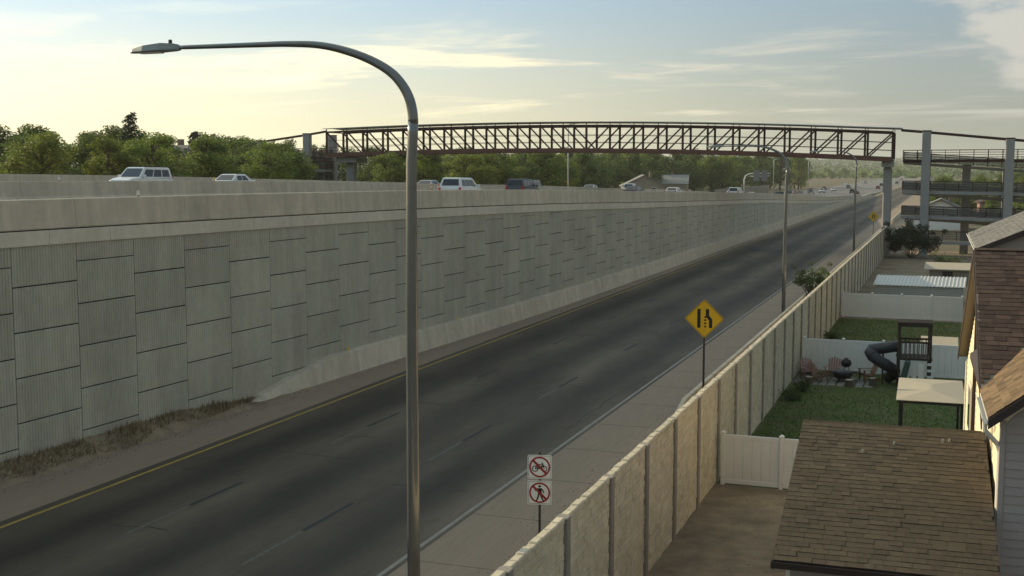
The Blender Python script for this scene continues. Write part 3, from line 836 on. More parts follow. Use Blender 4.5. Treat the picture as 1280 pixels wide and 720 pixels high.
# ------------------------------------------------------------------ footbridge
br = thing('footbridge', 'long dark brown steel truss footbridge with thin roof over the highway', 'bridge', (0, 0, 0))
BX0, BX1, NP = -87.3, -7.0, 24
def bz(x):
    t = (x - BX0) / (BX1 - BX0)
    return 12.42 * (1 - t) + 11.62 * t + 0.92 * 4 * t * (1 - t)
TH = 3.35
xs = span(BX0, BX1, NP)
for y in (159.4, 164.6):
    MB().loft([[(x, y - .16, bz(x) - .34), (x, y + .16, bz(x) - .34), (x, y + .16, bz(x) + .26), (x, y - .16, bz(x) + .26)] for x in xs]).build('bottom_chord', M['steel_rust'], br)
    MB().loft([[(x, y - .13, bz(x) + TH - .13), (x, y + .13, bz(x) + TH - .13), (x, y + .13, bz(x) + TH + .13), (x, y - .13, bz(x) + TH + .13)] for x in xs]).build('top_chord', M['steel_brown'], br)
    for i, x in enumerate(xs):
        MB().bar((x, y, bz(x)), (x, y, bz(x) + TH), .26, .26).build('vertical_strut', M['steel_brown'], br)
        if i < NP:
            x2 = xs[i + 1]
            a, c = ((x, bz(x) + TH), (x2, bz(x2))) if i < NP / 2 else ((x, bz(x)), (x2, bz(x2) + TH))
            MB().bar((a[0], y, a[1]), (c[0], y, c[1]), .17, .18).build('diagonal_strut', M['steel_brown'], br)
    s = 1 if y < 162 else -1
    for h in (1.1, 2.1):
        MB().tube([(x, y + s * .16, bz(x) + h) for x in xs], .035, 6).build('handrail', M['steel_brown'], br)
MB().loft([[(x, 159.56, bz(x) - .12), (x, 164.44, bz(x) - .12), (x, 164.44, bz(x) + .02), (x, 159.56, bz(x) + .02)] for x in xs]).build('deck', M['tower_concrete'], br)
rx = [BX0 - .4] + xs[1:-1] + [BX1 + 1.0]
def bzc(x): return bz(min(max(x, BX0), BX1))
MB().loft([[(x, 158.9, bzc(x) + TH + .46), (x, 162, bzc(x) + TH + .56), (x, 165.1, bzc(x) + TH + .46), (x, 165.1, bzc(x) + TH + .54), (x, 162, bzc(x) + TH + .66), (x, 158.9, bzc(x) + TH + .54)] for x in rx]).build('roof', M['roof_metal'], br)
for i, x in enumerate(xs):
    MB().bar((x, 159.5, bz(x) + TH), (x, 164.5, bz(x) + TH), .12, .14).build('cross_beam', M['steel_brown'], br)
    for y in (159.4, 164.6):
        MB().bar((x, y, bz(x) + TH + .13), (x, y, bz(x) + TH + .47), .09, .09).build('roof_stub', M['steel_brown'], br)

def pier(loc, h, label, w=1.05, cap=None):
    t = thing('bridge_pier', label, 'pier', loc)
    MB().bbox(-w / 2, w / 2, -w / 2, w / 2, -1.0, h - .8, .12).build('shaft', M['tower_concrete'], t)
    cw = cap or w + .35
    MB().bbox(-cw / 2, cw / 2, -1.9, 1.9, h - .8, h, .1).build('cap', M['tower_concrete'], t)
pier((-7.6, 162, 0), 11.4, 'grey concrete pier under the right end of the footbridge')
pier((-84.6, 162, 6), 6.1, 'concrete pier with wide cap under the left end of the footbridge', 1.3, 3.4)

# ------------------------------------------------------------------ switchback ramp towers at the bridge ends
def ramp_tower(x0, sgn, zb, z_top, cols, levels, label, L=26.0, names='ramp_tower'):
    t = thing(names, label, 'ramp', (x0, 162, zb))
    W = M['tower_concrete']
    for cx, ct, y in cols:
        c = MB().bbox(sgn * cx - .52, sgn * cx + .52, y - .52, y + .52, -1.2, ct - zb, .06).build('column', W, t)
        MB().bbox(sgn * cx - .56, sgn * cx + .56, y - .56, y + .56, ct - zb, ct - zb + .14, .04).build('column_cap', M['steel_brown'], c)
    top = sorted(cols)[0:3]
    pts = [(0.3 * sgn, 0, z_top - zb)] + [(sgn * cx, y, ct - zb - .1) for cx, ct, y in sorted(cols) if y < 0.5]
    pts.append((sgn * L, pts[-1][1], pts[-1][2] - .9))
    MB().tube(pts, .17, 8).build('top_pipe', M['steel_brown'], t)
    for k, (za, zc, ya) in enumerate(levels):      # each flight: sloping slab, edge beams, mesh infill and rails
        a, c = (0.6 * sgn, za - zb), (L * sgn, zc - zb)
        def S3(y, dz): return [(a[0], y, a[1] + dz), (c[0], y, c[1] + dz)]
        MB().loft([[(p[0], ya - 1.0, p[1] - .2), (p[0], ya + 1.0, p[1] - .2), (p[0], ya + 1.0, p[1]), (p[0], ya - 1.0, p[1])] for p in (a, c)]).build('ramp_slab', W, t)
        for y in (ya - 1.05, ya + 1.05):
            MB().loft([[(p[0], y - .05, p[1] - .32), (p[0], y + .05, p[1] - .32), (p[0], y + .05, p[1] + .05), (p[0], y - .05, p[1] + .05)] for p in (a, c)]).build('edge_beam', W if k else M['steel_brown'], t)
            MB().tube(S3(y, 1.25), .04, 6).build('handrail', M['steel_brown'], t)
            for hh in (.35, .65, .95): MB().tube(S3(y, hh), .022, 6).build('handrail', M['steel_brown'], t)
            n = 15
            for i in range(n + 1):
                s = i / n; p = Vector(S3(y, 0.1)[0]).lerp(Vector(S3(y, .1)[1]), s)
                MB().bar(p, p + Vector((0, 0, 1.15)), .06).build('rail_post', M['steel_brown'], t)
            if k:
                q = S3(y, .15)
                MB().loft([[(p[0], y - .004, p[2]), (p[0], y + .004, p[2]), (p[0], y + .004, p[2] + 1.05), (p[0], y - .004, p[2] + 1.05)] for p in q]).build('mesh_panel', M['wire_mesh'], t)
    return t
ramp_tower(-6.4, 1, -0.6, 15.3, [(3.4, 15.1, -.3), (13.2, 14.1, -.3), (23, 13.2, -.3), (3.4, 11.2, 5.0), (8.3, 10.8, 5.0), (13.2, 10.3, 5.0), (18, 9.8, 5.0)],
           [(11.5, 11.6, 0.9), (11.3, 9.4, 3.6), (7.6, 7.2, 0.9), (7.4, 5.8, 3.6), (4.4, 3.9, 0.9), (4.2, 2.6, 3.6), (1.2, 1.0, 0.9)],
           'grey concrete switchback ramp tower with square columns at the right end of the footbridge')
ramp_tower(-88.4, -1, 6.0, 16.0, [(3.5, 15.6, -.3), (1.1, 15.4, 3.2), (11.5, 14.6, -.3), (6.3, 13.2, 4.6), (11.5, 13.0, 4.6)],
           [(12.2, 12.2, 0.9), (12.0, 11.0, 3.4), (10.2, 10.6, 0.9), (9.9, 9.0, 3.4), (8.4, 8.8, 0.9)],
           'concrete ramp tower half hidden by trees at the left end of the footbridge', 15.0)

# ------------------------------------------------------------------ houses on the right
def shingle_mesh(w=0.33, d=0.27, t=0.014):
    b = MB()
    b.add([(0.004, -.02, 0), (w - .004, -.02, 0), (w - .004, d, -.006), (.004, d, -.006), (.004, -.02, t), (w - .004, -.02, t), (w - .004, d, .002), (.004, d, .002)],
          [(3, 2, 1, 0), (4, 5, 6, 7), (0, 1, 5, 4), (1, 2, 6, 5), (2, 3, 7, 6), (3, 0, 4, 7)])
    return b
SH_ME = shingle_mesh().mesh('shingle')
def shingle_plane(o, ux, uy, W, L, m, parent, seed, limit=0, ex=0.20, clip=None):
    """shingle courses on a roof plane: origin o at the eave, ux along the eave, uy up the slope (unit vectors). The first `limit` are parts."""
    o, ux, uy = Vector(o), Vector(ux), Vector(uy); uz = ux.cross(uy)
    g = random.Random(seed); rest = MB(); n = 0
    rows = int(L / ex)
    tpl = shingle_mesh()
    for r_ in range(rows):
        off = (r_ % 2) * .165 + g.uniform(-.05, .05); x = -off
        while x < W:
            w = .33 * g.choice((.6, .85, .85, 1.1))
            a, c = max(x, 0), min(x + w, W)
            if c - a > .05 and (clip is None or clip((a + c) / 2, r_ * ex)):
                p = o + ux * a + uy * (r_ * ex) + uz * (.012 + g.uniform(0, .006))
                sx, sz = (c - a) / .33, g.choice((.8, 1, 1.25))
                T = Matrix.Translation(p) @ Matrix((ux, uy, uz)).transposed().to_4x4() @ Matrix.Diagonal((sx, 1, sz, 1))
                if n < limit:
                    s = inst('shingle', SH_ME, m, parent); s.matrix_local = T; n += 1
                else:
                    rest.add(tpl.v, tpl.f, T)
            x += w
    if rest.f:
        rest.build('shingle_field', m, parent, kind='stuff')
def siding_wall(p0, ux, W, z0, z1, parent, m, n_out, name='siding_board', ex=.19, top=None, each=True):
    """lapped boards on a wall: p0 corner, ux along, n_out outward; top(u) caps the height (gables)"""
    ux, n_out = Vector(ux), Vector(n_out); b = MB()
    z = z0
    while z < z1 - .01:
        h = min(ex, z1 - z)
        if top is None:
            segs = [(0, W, 0, W)]
        else:
            lo = [u for u in span(0, W, 120) if top(u) > z]; hi = [u for u in span(0, W, 120) if top(u) > z + h]
            if not lo: break
            hi = hi or [sum(lo) / len(lo)] * 2
            segs = [(lo[0], lo[-1], hi[0], hi[-1])]
        for a, c, a2, c2 in segs:
            P = lambda u, zz, d: tuple(Vector(p0) + ux * u + n_out * d + Vector((0, 0, zz)))
            q = b if not each else MB()
            q.add([P(a, z, 0), P(c, z, 0), P(c, z, .03), P(a, z, .03), P(a2, z + h, 0), P(c2, z + h, 0), P(c2, z + h, .008), P(a2, z + h, .008)],
                  [(3, 2, 1, 0), (4, 5, 6, 7), (0, 1, 5, 4), (1, 2, 6, 5), (2, 3, 7, 6), (3, 0, 4, 7)])
            if each: q.build(name, m, parent)
        z += ex
    if not each: b.build('siding_field', m, parent, kind='stuff')

# near house: main gable roof, a gabled bay towards us and a low wing with the big brown roof
A = thing('house', 'near house at right edge with dark brown shingle roof and sunlit cream wall', 'house', (0.87, 28.9, GZ), R(1.5))
z = lambda w: w - GZ
EZ, RZ, RV = z(4.8), z(8.25), 6.9
body = MB()
body.prism([(.5, 0), (14.8, 0), (14.8, EZ - .85), (RV, RZ - .25), (.5, EZ - .1)], .29, 11.5, 'x')
W1 = body.build('wall', M['siding_sunlit'], A)
siding_wall((.29, 14.8, 0), (0, -1, 0), 14.3, 0, RZ, W1, M['siding_sunlit'], (-1, 0, 0), top=lambda u: (EZ - .15 + .5 * (14.3 - u) if u > 7.9 else EZ - .9 + .5 * u), each=False)
MB().prism([(0, EZ), (RV, RZ), (15.2, RZ - .5 * (15.2 - RV)), (15.2, RZ - .5 * (15.2 - RV) - .12), (RV, RZ - .14), (0, EZ - .12)], 0, 11.8, 'x').build('roof', M['siding_tan'], A)
main_roof = A.children[-1]
sl = math.hypot(RV, RZ - EZ)
UY = (0, RV / sl, (RZ - EZ) / sl)
shingle_plane((0, 0, EZ), (1, 0, 0), UY, 5.2, sl, M['shingle_dark'], main_roof, 21, clip=lambda u, s: s * UY[1] > 1.0 + 1.56 * (u - .05))
MB().prism([(-.03, EZ - .22), (-.03, EZ - .02), (RV, RZ - .02), (15.2, RZ - .5 * (15.2 - RV) - .02), (15.2, RZ - .5 * (15.2 - RV) - .22), (RV, RZ - .22)], -.035, -.003, 'x').build('rake_board', M['fascia_dark'], main_roof)
MB().prism([(0, RZ), (.14, RZ - .05), (-.14, RZ - .05)], 0, 8, 'x', Matrix.Translation((0, RV, .04))).build('ridge_cap', M['shingle_dark'], main_roof)
# trim, window and downspout on the sunlit wall
MB().bbox(.22, .262, 14.6, 14.83, 0, z(3.9), .005).build('corner_board', M['trim_white'], A)
wdw = MB().box(.215, .26, 10.6, 12.0, z(2.2), z(3.7)).build('window', M['trim_white'], A)
MB().box(.207, .214, 10.7, 11.28, z(2.3), z(3.6)).build('pane', M['car_glass'], wdw)
MB().box(.207, .214, 11.32, 11.9, z(2.3), z(3.6)).build('pane', M['car_glass'], wdw)
MB().bar((.2, 8.2, 0), (.2, 8.2, EZ + 2.3), .10, .08).build('downspout', M['fascia_dark'], A)
# gabled bay
BZ, BS, BV = z(5.3), .78, -2.3
bayw = MB().prism([(.29, 0), (6.2, 0), (6.2, BZ - .1), (3.3, BZ + BS * 2.8), (.29, BZ - .1)], BV + .42, 1.5).build('wall', M['siding_sunlit'], A)
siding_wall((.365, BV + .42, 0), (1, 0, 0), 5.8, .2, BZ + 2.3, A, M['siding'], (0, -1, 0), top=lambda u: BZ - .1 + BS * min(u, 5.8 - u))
siding_wall((.29, 1.4, 0), (0, -1, 0), 3.2, 0, BZ - .1, bayw, M['siding_sunlit'], (-1, 0, 0), each=False)
MB().bbox(.24, .36, BV + .37, BV + .47, 0, BZ - .12, .01).build('corner_board', M['siding'], A)
bay_roof = MB().prism([(0, BZ), (3.3, BZ + BS * 3.3), (6.6, BZ), (6.6, BZ - .14), (3.3, BZ + BS * 3.3 - .16), (0, BZ - .14)], BV, 7.0).build('roof', M['fascia_dark'], A)
bl = math.hypot(1, BS)
shingle_plane((0, 7.0, BZ), (0, -1, 0), (1 / bl, 0, BS / bl), 7.0 - BV, 3.3 * bl, M['shingle_sunlit'], bay_roof, 33, clip=lambda u, s: (7.0 - u) < 1.2 + 1.56 * s / bl + .25)
MB().loft([[(-.02, v, BZ - .24), (-.02, v, BZ - .03), (3.3, v, BZ + BS * 3.3 - .03), (6.62, v, BZ - .03), (6.62, v, BZ - .24), (3.3, v, BZ + BS * 3.3 - .24)] for v in (BV - .035, BV - .003)]).build('rake_board', M['fascia_dark'], bay_roof)
MB().loft([[(-.02 - a, v, BZ - b_) for a, b_ in ((0, .02), (.0, .14), (.09, .14), (.12, .02), (.105, .02), (.08, .12), (.015, .12), (.015, .02))] for v in (BV, .8)]).build('gutter', M['trim_white'], bay_roof)
MB().tube([(-.07, BV + .15, BZ - .1), (-.07, BV + .2, BZ - .3), (.20, BV + .45, BZ - .62), (.26, BV + .5, BZ - .8), (.26, BV + .5, .2)], .055, 8).build('downspout', M['trim_white'], A)
# low wing with the wide brown roof
LZ, LR = z(2.6), z(4.1)
wx0, wx1, wy0, wy1 = -4.1, 0.16, -4.75, 1.95
wing = MB().prism([(wy0 + .4, 0), (2 * wy1 - wy0 - .4, 0), (2 * wy1 - wy0 - .4, LZ - .1), (wy1, LR - .25), (wy0 + .4, LZ - .1)], wx0 + .3, wx1, 'x').build('wing_wall', M['siding'], A)
wroof = MB().prism([(wy0, LZ), (wy1, LR), (2 * wy1 - wy0, LZ), (2 * wy1 - wy0, LZ - .14), (wy1, LR - .16), (wy0, LZ - .14)], wx0, wx1 + .02, 'x').build('wing_roof', M['fascia_dark'], A)
wl_ = math.hypot(wy1 - wy0, LR - LZ)
WUY = (0, (wy1 - wy0) / wl_, (LR - LZ) / wl_)
shingle_plane((wx0 - .03, wy0 - .02, LZ), (1, 0, 0), WUY, wx1 - wx0 + .05, wl_, M['shingle'], wroof, 7, limit=300)
rc = MB()
for i in range(14):
    x = wx0 - .02 + i * .3
    rc.add([(x, wy1 - .16, LR - .015), (x + .33, wy1 - .16, LR - .025), (x + .33, wy1, LR + .035), (x, wy1, LR + .045), (x + .33, wy1 + .16, LR - .025), (x, wy1 + .16, LR - .015)], [(0, 1, 2, 3), (3, 2, 4, 5)])
rc.build('ridge_cap', M['shingle'], wroof)
MB().loft([[(u, wy0 - a, LZ - b_) for a, b_ in ((.0, .02), (.0, .15), (.10, .15), (.13, .01), (.115, .01), (.09, .13), (.015, .13), (.015, .02))] for u in (wx0 - .05, wx1 + .1)]).build('gutter', M['fascia_dark'], wroof)
MB().prism([(wy0, LZ - .2), (wy0, LZ - .01), (wy1, LR - .01), (2 * wy1 - wy0, LZ - .01), (2 * wy1 - wy0, LZ - .2), (wy1, LR - .2)], wx0 - .035, wx0 - .003, 'x').build('rake_board', M['fascia_dark'], wroof)
for x, y in ((-2.6, .35), (-1.9, .9), (-.8, 1.2), (-.65, 1.25)):
    s = (y - wy0) * (LR - LZ) / (wy1 - wy0)
    MB().tube([(x, y, LZ + s - .03), (x, y, LZ + s + .10)], .025, 8).build('vent_pipe', M['lamp_grey'], wroof)
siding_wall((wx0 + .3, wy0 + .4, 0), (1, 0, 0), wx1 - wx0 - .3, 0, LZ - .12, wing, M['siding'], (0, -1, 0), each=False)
MB().bar((wx0 + .25, wy0 + .35, 0), (wx0 + .25, wy0 + .35, LZ - .1), .08, .06).build('downspout', M['trim_white'], A)

# second house behind
B = thing('house', 'second house behind with tan side wall and grey roof above the dark roof', 'house', (1.5, 71.9, GZ), R(0.6))
bz_ = z(6.0)
MB().prism([(.42, 0), (10, 0), (10, bz_ - .1), (5.2, bz_ + .44 * 4.8 - .2), (.42, bz_ - .1)], .5, 17.0).build('wall', M['siding_tan'], B)
siding_wall((.5, .5, 0), (1, 0, 0), 9.4, 0, bz_ + 2.2, B, M['siding'], (0, -1, 0), ex=.25, top=lambda u: bz_ - .1 + .44 * min(u, 9.4 - u), each=False)
br_ = MB().prism([(0, bz_), (5.2, bz_ + .44 * 5.2), (10.4, bz_), (10.4, bz_ - .16), (5.2, bz_ + .44 * 5.2 - .18), (0, bz_ - .16)], 0, 17.5).build('roof', M['fascia_dark'], B)
q = math.hypot(1, .44)
shingle_plane((-.02, 17.5, bz_), (0, -1, 0), (1 / q, 0, .44 / q), 17.5, 5.2 * q, M['shingle_grey'], br_, 41, ex=.3)
MB().loft([[(-.02, v, bz_ - .26), (-.02, v, bz_ - .03), (5.2, v, bz_ + .44 * 5.2 - .03), (10.42, v, bz_ - .03), (10.42, v, bz_ - .26), (5.2, v, bz_ + .44 * 5.2 - .26)] for v in (-.04, -.003)]).build('rake_board', M['fascia_dark'], br_)
MB().loft([[(-.02 - a, v, bz_ - b_) for a, b_ in ((0, .02), (.0, .15), (.10, .15), (.13, .02), (.115, .02), (.09, .13), (.015, .13), (.015, .02))] for v in (0, 17.5)]).build('gutter', M['trim_white'], br_)
MB().tube([(-.05, 6, bz_ - .1), (-.05, 6, bz_ - .35), (.36, 6.3, bz_ - .6), (.40, 6.3, bz_ - .8), (.40, 6.3, .2)], .06, 8).build('downspout', M['fascia_dark'], B)
wd = MB().box(.43, .49, 9.0, 10.2, z(2.5), z(4.0)).build('window', M['trim_white'], B)
MB().box(.42, .43, 9.1, 10.1, z(2.6), z(3.9)).build('pane', M['car_glass'], wd)

# small flat-roofed lean-to at its foot
t = thing('storage_shed', 'small shed with pale flat lid roof behind the play tower fence', 'shed', (-.3, 69.4, GZ))
MB().box(-.85, .85, -.7, .7, 0, 1.5).build('wall', M['siding_tan'], t)
MB().loft([[(-.95, -.85, 1.48), (1.0, -.85, 1.48), (1.0, .85, 1.72), (-.95, .85, 1.72)], [(-.95, -.85, 1.54), (1.0, -.85, 1.54), (1.0, .85, 1.78), (-.95, .85, 1.78)]]).build('roof', M['canvas_tan'], t)
MB().box(-.35, .35, -.74, -.705, .05, 1.4).build('door', M['wood_dark'], t)

# white metal shed with ribbed roof
t = thing('metal_shed', 'long low white metal shed with ribbed roof beyond the third vinyl fence', 'shed', (-5.6, 104.0, GZ), R(-2))
t.scale = (1, 1, .70)
MB().box(0, 6.9, 0, 3.2, 0, 2.0).build('wall', M['shed_wall_metal'], t)
for k in range(8): MB().box(-.01, 6.91, -.02, .0, .15 + k * .24, .17 + k * .24).build('wall_rib', M['trim_white'], t)
rf = MB().loft([[(-.15, -.15, 2.0), (7.05, -.15, 2.0), (7.05, 3.35, 2.75), (-.15, 3.35, 2.75)], [(-.15, -.15, 2.05), (7.05, -.15, 2.05), (7.05, 3.35, 2.8), (-.15, 3.35, 2.8)]]).build('roof', M['shed_roof_metal'], t)
for k in range(25):
    x = -.05 + k * .29
    MB().loft([[(x, -.15, 2.05), (x + .09, -.15, 2.05), (x + .075, -.15, 2.13), (x + .015, -.15, 2.13)], [(x, 3.35, 2.8), (x + .09, 3.35, 2.8), (x + .075, 3.35, 2.88), (x + .015, 3.35, 2.88)]]).build('roof_rib', M['shed_roof_metal'], rf)
t = thing('garden_shed', 'tan garden shed with flat pale roof behind the white metal shed', 'shed', (-1.6, 121, GZ), R(-2))
t.scale = (1, 1, .72)
MB().box(0, 3.6, 0, 2.6, 0, 2.0).build('wall', M['siding_tan'], t)
MB().loft([[(-.5, -.3, 2.0), (3.9, -.3, 2.0), (3.9, 2.9, 2.6), (-.5, 2.9, 2.6)], [(-.5, -.3, 2.12), (3.9, -.3, 2.12), (3.9, 2.9, 2.72), (-.5, 2.9, 2.72)]]).build('roof', M['canvas_tan'], t)
MB().box(1.2, 2.1, -.05, -.005, .05, 1.8).build('door', M['wood_dark'], t)

# ------------------------------------------------------------------ backyard furniture
pt = thing('play_tower', 'dark wooden play tower with spiral tube slide in the backyard', 'playset', (-1.45, 63.9, GZ), R(4))
Wd = M['wood_dark']
for x in (-.75, .75):
    for y in (-.7, .7):
        MB().bar((x, y, 0), (x, y, 3.3 if y > 0 else 3.25), .12).build('post', Wd, pt)
MB().box(-.85, .85, -.8, .8, 1.45, 1.55).build('platform', Wd, pt)
for y in (-.72, .72):
    MB().bar((-.8, y, 2.35), (.8, y, 2.35), .06, .10).build('rail', Wd, pt)
    for k in range(7): MB().bar((-.62 + k * .205, y, 1.5), (-.62 + k * .205, y, 2.35), .04, .09).build('baluster', Wd, pt)
MB().bar((-.8, -.72, 3.25), (.8, -.72, 3.25), .08, .22).build('roof_beam', Wd, pt)
MB().bar((-.8, .72, 3.25), (.8, .72, 3.25), .08, .22).build('roof_beam', Wd, pt)
for k in range(3): MB().bar((-.85, -.5 + k * .5, 3.36), (.85, -.5 + k * .5, 3.36), .28, .03).build('roof_slat', Wd, pt)
for k in range(3): MB().box(-.45 + .32 * k, -.2 + .32 * k, -.78, -.75, .15, 1.3).build('lower_board', M['vinyl'], pt)
for k in range(4):
    MB().box(.62, .92, -.82, -.70, .25 + k * .32, .37 + k * .32).build('climbing_hold', M['sign_white'], pt)
MB().prism([(-.5, 0), (-.8, 0), (-.45, 1.45), (-.2, 1.45)], -1.4, -.8).build('straight_slide', M['slide_green'], pt)
pts = []
for i in range(26):
    s = i / 25; a = -0.3 + s * 4.6
    pts.append((-1.55 - .62 * math.cos(a), .1 - .62 * math.sin(a), 1.9 - 1.65 * s))
pts = [(-.75, .35, 2.0), (-.95, .32, 1.97)] + pts[2:]
tl = MB().tube(pts, .29, 14, caps=False).build('tube_slide', M['slide_plastic'], pt, True)
for k in (6, 12, 18):
    MB().tube([Vector(pts[k]) * .5 + Vector(pts[k - 1]) * .5, pts[k]], .315, 14).build('tube_joint', M['slide_plastic'], tl)
MB().bar((-1.5, .1, 0), (-1.5, .1, 1.6), .09).build('slide_post', Wd, pt)

gz = thing('garden_canopy', 'flat tan fabric canopy on dark posts beside the sunlit house wall', 'canopy', (-.5, 49.6, GZ), R(1))
for x in (-1.05, 1.15):
    for y in (-2.4, 2.4): MB().bar((x, y, 0), (x, y, 2.32), .09).build('post', M['plastic_black'], gz)
for y in (-2.45, 2.45): MB().bar((-1.15, y, 2.30), (1.2, y, 2.30), .07, .10).build('beam', M['plastic_black'], gz)
for x in (-1.1, 1.2): MB().bar((x, -2.45, 2.30), (x, 2.45, 2.30), .07, .10).build('beam', M['plastic_black'], gz)
MB().loft([[(-1.2, -2.55, 2.36), (1.28, -2.55, 2.36), (1.28, 2.55, 2.36), (-1.2, 2.55, 2.36)], [(-1.2, -2.55, 2.38), (1.28, -2.55, 2.38), (1.28, 2.55, 2.38), (-1.2, 2.55, 2.38)], [(.0, -.6, 2.50), (.1, -.6, 2.50), (.1, .6, 2.50), (.0, .6, 2.50)]]).build('fabric_top', M['canvas_tan'], gz)
tb_ = thing('garden_table', 'round pale garden table under the tan canopy', 'table', (-.75, 49.3, GZ))
MB().tube([(0, 0, .70), (0, 0, .74)], .5, 20).build('tabletop', M['canvas_tan'], tb_)
MB().tube([(0, 0, 0), (0, 0, .7)], [.06, .05], 8).build('leg', M['plastic_black'], tb_)
MB().tube([(0, 0, 0), (0, 0, .04)], .28, 16).build('foot', M['plastic_black'], tb_)
sf = thing('garden_sofa', 'grey cushioned garden sofa at the edge of the tan canopy', 'sofa', (.45, 48.0, GZ))
MB().bbox(-.75, .55, -.35, .4, 0, .30, .03).build('seat_base', M['wood_dark'], sf)
for k in range(3): MB().bbox(-.73 + k * .43, -.32 + k * .43, -.35, .3, .30, .45, .05).build('seat_cushion', M['stone_grey'], sf)
for k in range(3): MB().bbox(-.73 + k * .43, -.32 + k * .43, .2, .42, .45, .85, .07).build('back_cushion', M['stone_grey'], sf)
bench = thing('garden_bench', 'low pale bench between the canopy posts', 'bench', (-.25, 47.5, GZ))
MB().bbox(-.6, .5, -.2, .2, .36, .44, .02).build('seat', M['trim_white'], bench)
for x in (-.5, .4): MB().bbox(x - .05, x + .05, -.16, .16, 0, .36, .01).build('leg', M['trim_white'], bench)

def adirondack(x, y, rz, m, label):
    """slatted wooden garden chair with a fan back and broad arms"""
    t = thing('garden_chair', label, 'chair', (x, y, GZ), rz, 'garden chairs round the fire pit')
    for k in range(5): MB().bar((-.24 + .12 * k, -.25, .36), (-.24 + .12 * k, .25, .24), .10, .025).build('seat_slat', m, t)
    for k in range(5):
        h = .92 + .10 * (1 - abs(k - 2) / 2)
        MB().bar((-.22 + .11 * k, .22, .24), ((-.22 + .11 * k) * 1.25, .52, h), .10, .025).build('back_slat', m, t)
    for s in (-1, 1):
        MB().bar((s * .34, -.30, 0), (s * .34, -.30, .55), .04, .10).build('leg', m, t)
        MB().bar((s * .30, -.3, .34), (s * .30, .55, .02), .03, .11).build('leg', m, t)
        MB().bar((s * .36, -.38, .57), (s * .33, .40, .57), .13, .025).build('armrest', m, t)
adirondack(-6.75, 64.6, R(25), M['chair_pink'], 'dusty pink slatted garden chair nearest the beige fence corner')
adirondack(-6.1, 63.6, R(70), M['chair_brown'], 'brown slatted garden chair in front of the two pink chairs')
adirondack(-5.55, 65.3, R(-5), M['chair_pink'], 'dusty pink slatted garden chair with its back to the vinyl fence')
adirondack(-3.75, 64.9, R(-65), M['chair_brown'], 'brown slatted garden chair right of the fire pit, nearest the slide')
fp = thing('fire_pit', 'dark round metal fire pit with lid between the garden chairs', 'fire pit', (-4.95, 64.0, GZ))
MB().tube([(0, 0, .18), (0, 0, .26), (0, 0, .40), (0, 0, .44)], [.28, .44, .52, .55], 20).build('bowl', M['slide_plastic'], fp, True)
for a in range(3): MB().bar((.3 * math.cos(a * 2.1), .3 * math.sin(a * 2.1), .25), (.42 * math.cos(a * 2.1), .42 * math.sin(a * 2.1), 0), .05).build('leg', M['plastic_black'], fp)
MB().tube([(0, 0, .45), (0, 0, .58), (0, 0, .66)], [.52, .36, .1], 18).build('lid', M['slide_plastic'], fp, True)
gr = thing('side_table', 'small dark side table beside the fire pit', 'table', (-4.35, 64.4, GZ))
MB().bbox(-.3, .3, -.2, .2, .46, .5, .01).build('tabletop', M['wood_dark'], gr)
for x in (-.25, .25):
    for y in (-.15, .15): MB().bar((x, y, 0), (x, y, .46), .04).build('leg', M['wood_dark'], gr)
pv = thing('stone_patio', 'pale flagstone patio under the fire pit and garden chairs', 'patio', (-5.3, 63.9, GZ))
g = random.Random(4)
for i in range(9):
    for j in range(6):
        x, y, w, h = -2.1 + i * .45, -1.4 + j * .5, .42, .46
        pts = [(x + g.uniform(0, .06), y + g.uniform(0, .06)), (x + w - g.uniform(0, .06), y + g.uniform(0, .06)), (x + w - g.uniform(0, .06), y + h - g.uniform(0, .06)), (x + g.uniform(0, .06), y + h - g.uniform(0, .06))]
        MB().prism(pts, 0.0, .03 + g.uniform(0, .012), 'z').build('flagstone', M['paving'], pv)

gl = thing('kettle_grill', 'black kettle grill on legs behind the fire pit', 'grill', (-4.9, 65.6, GZ))
MB().tube([(0, 0, .52), (0, 0, .60), (0, 0, .72), (0, 0, .74), (0, 0, .90), (0, 0, .98)], [.08, .22, .29, .29, .22, .06], 18).build('kettle', M['plastic_black'], gl, True)
for a in range(3): MB().bar((.12 * math.cos(a * 2.1), .12 * math.sin(a * 2.1), .56), (.28 * math.cos(a * 2.1), .28 * math.sin(a * 2.1), 0), .03).build('leg', M['plastic_black'], gl)
MB().bar((-.12, 0, 1.0), (.12, 0, 1.0), .04, .03).build('handle', M['wood_dark'], gl)
for x, y, r_, h, lab in ((-6.5, 62.7, .2, .38, 'short log stump left of the flagstones'), (-4.5, 62.7, .22, .35, 'short log stump in front of the fire pit'), (-3.4, 63.3, .18, .4, 'short log stump at the right end of the flagstones')):
    st_ = thing('log_stump', lab, 'stump', (x, y, GZ))
    MB().tube([(0, 0, 0), (0, 0, h * .5), (0, 0, h)], [r_ * 1.05, r_ * .97, r_], 14).build('trunk', M['bark'], st_)
    MB().tube([(0, 0, h), (0, 0, h + .006)], r_ * .92, 14).build('cut_face', M['canvas_tan'], st_)

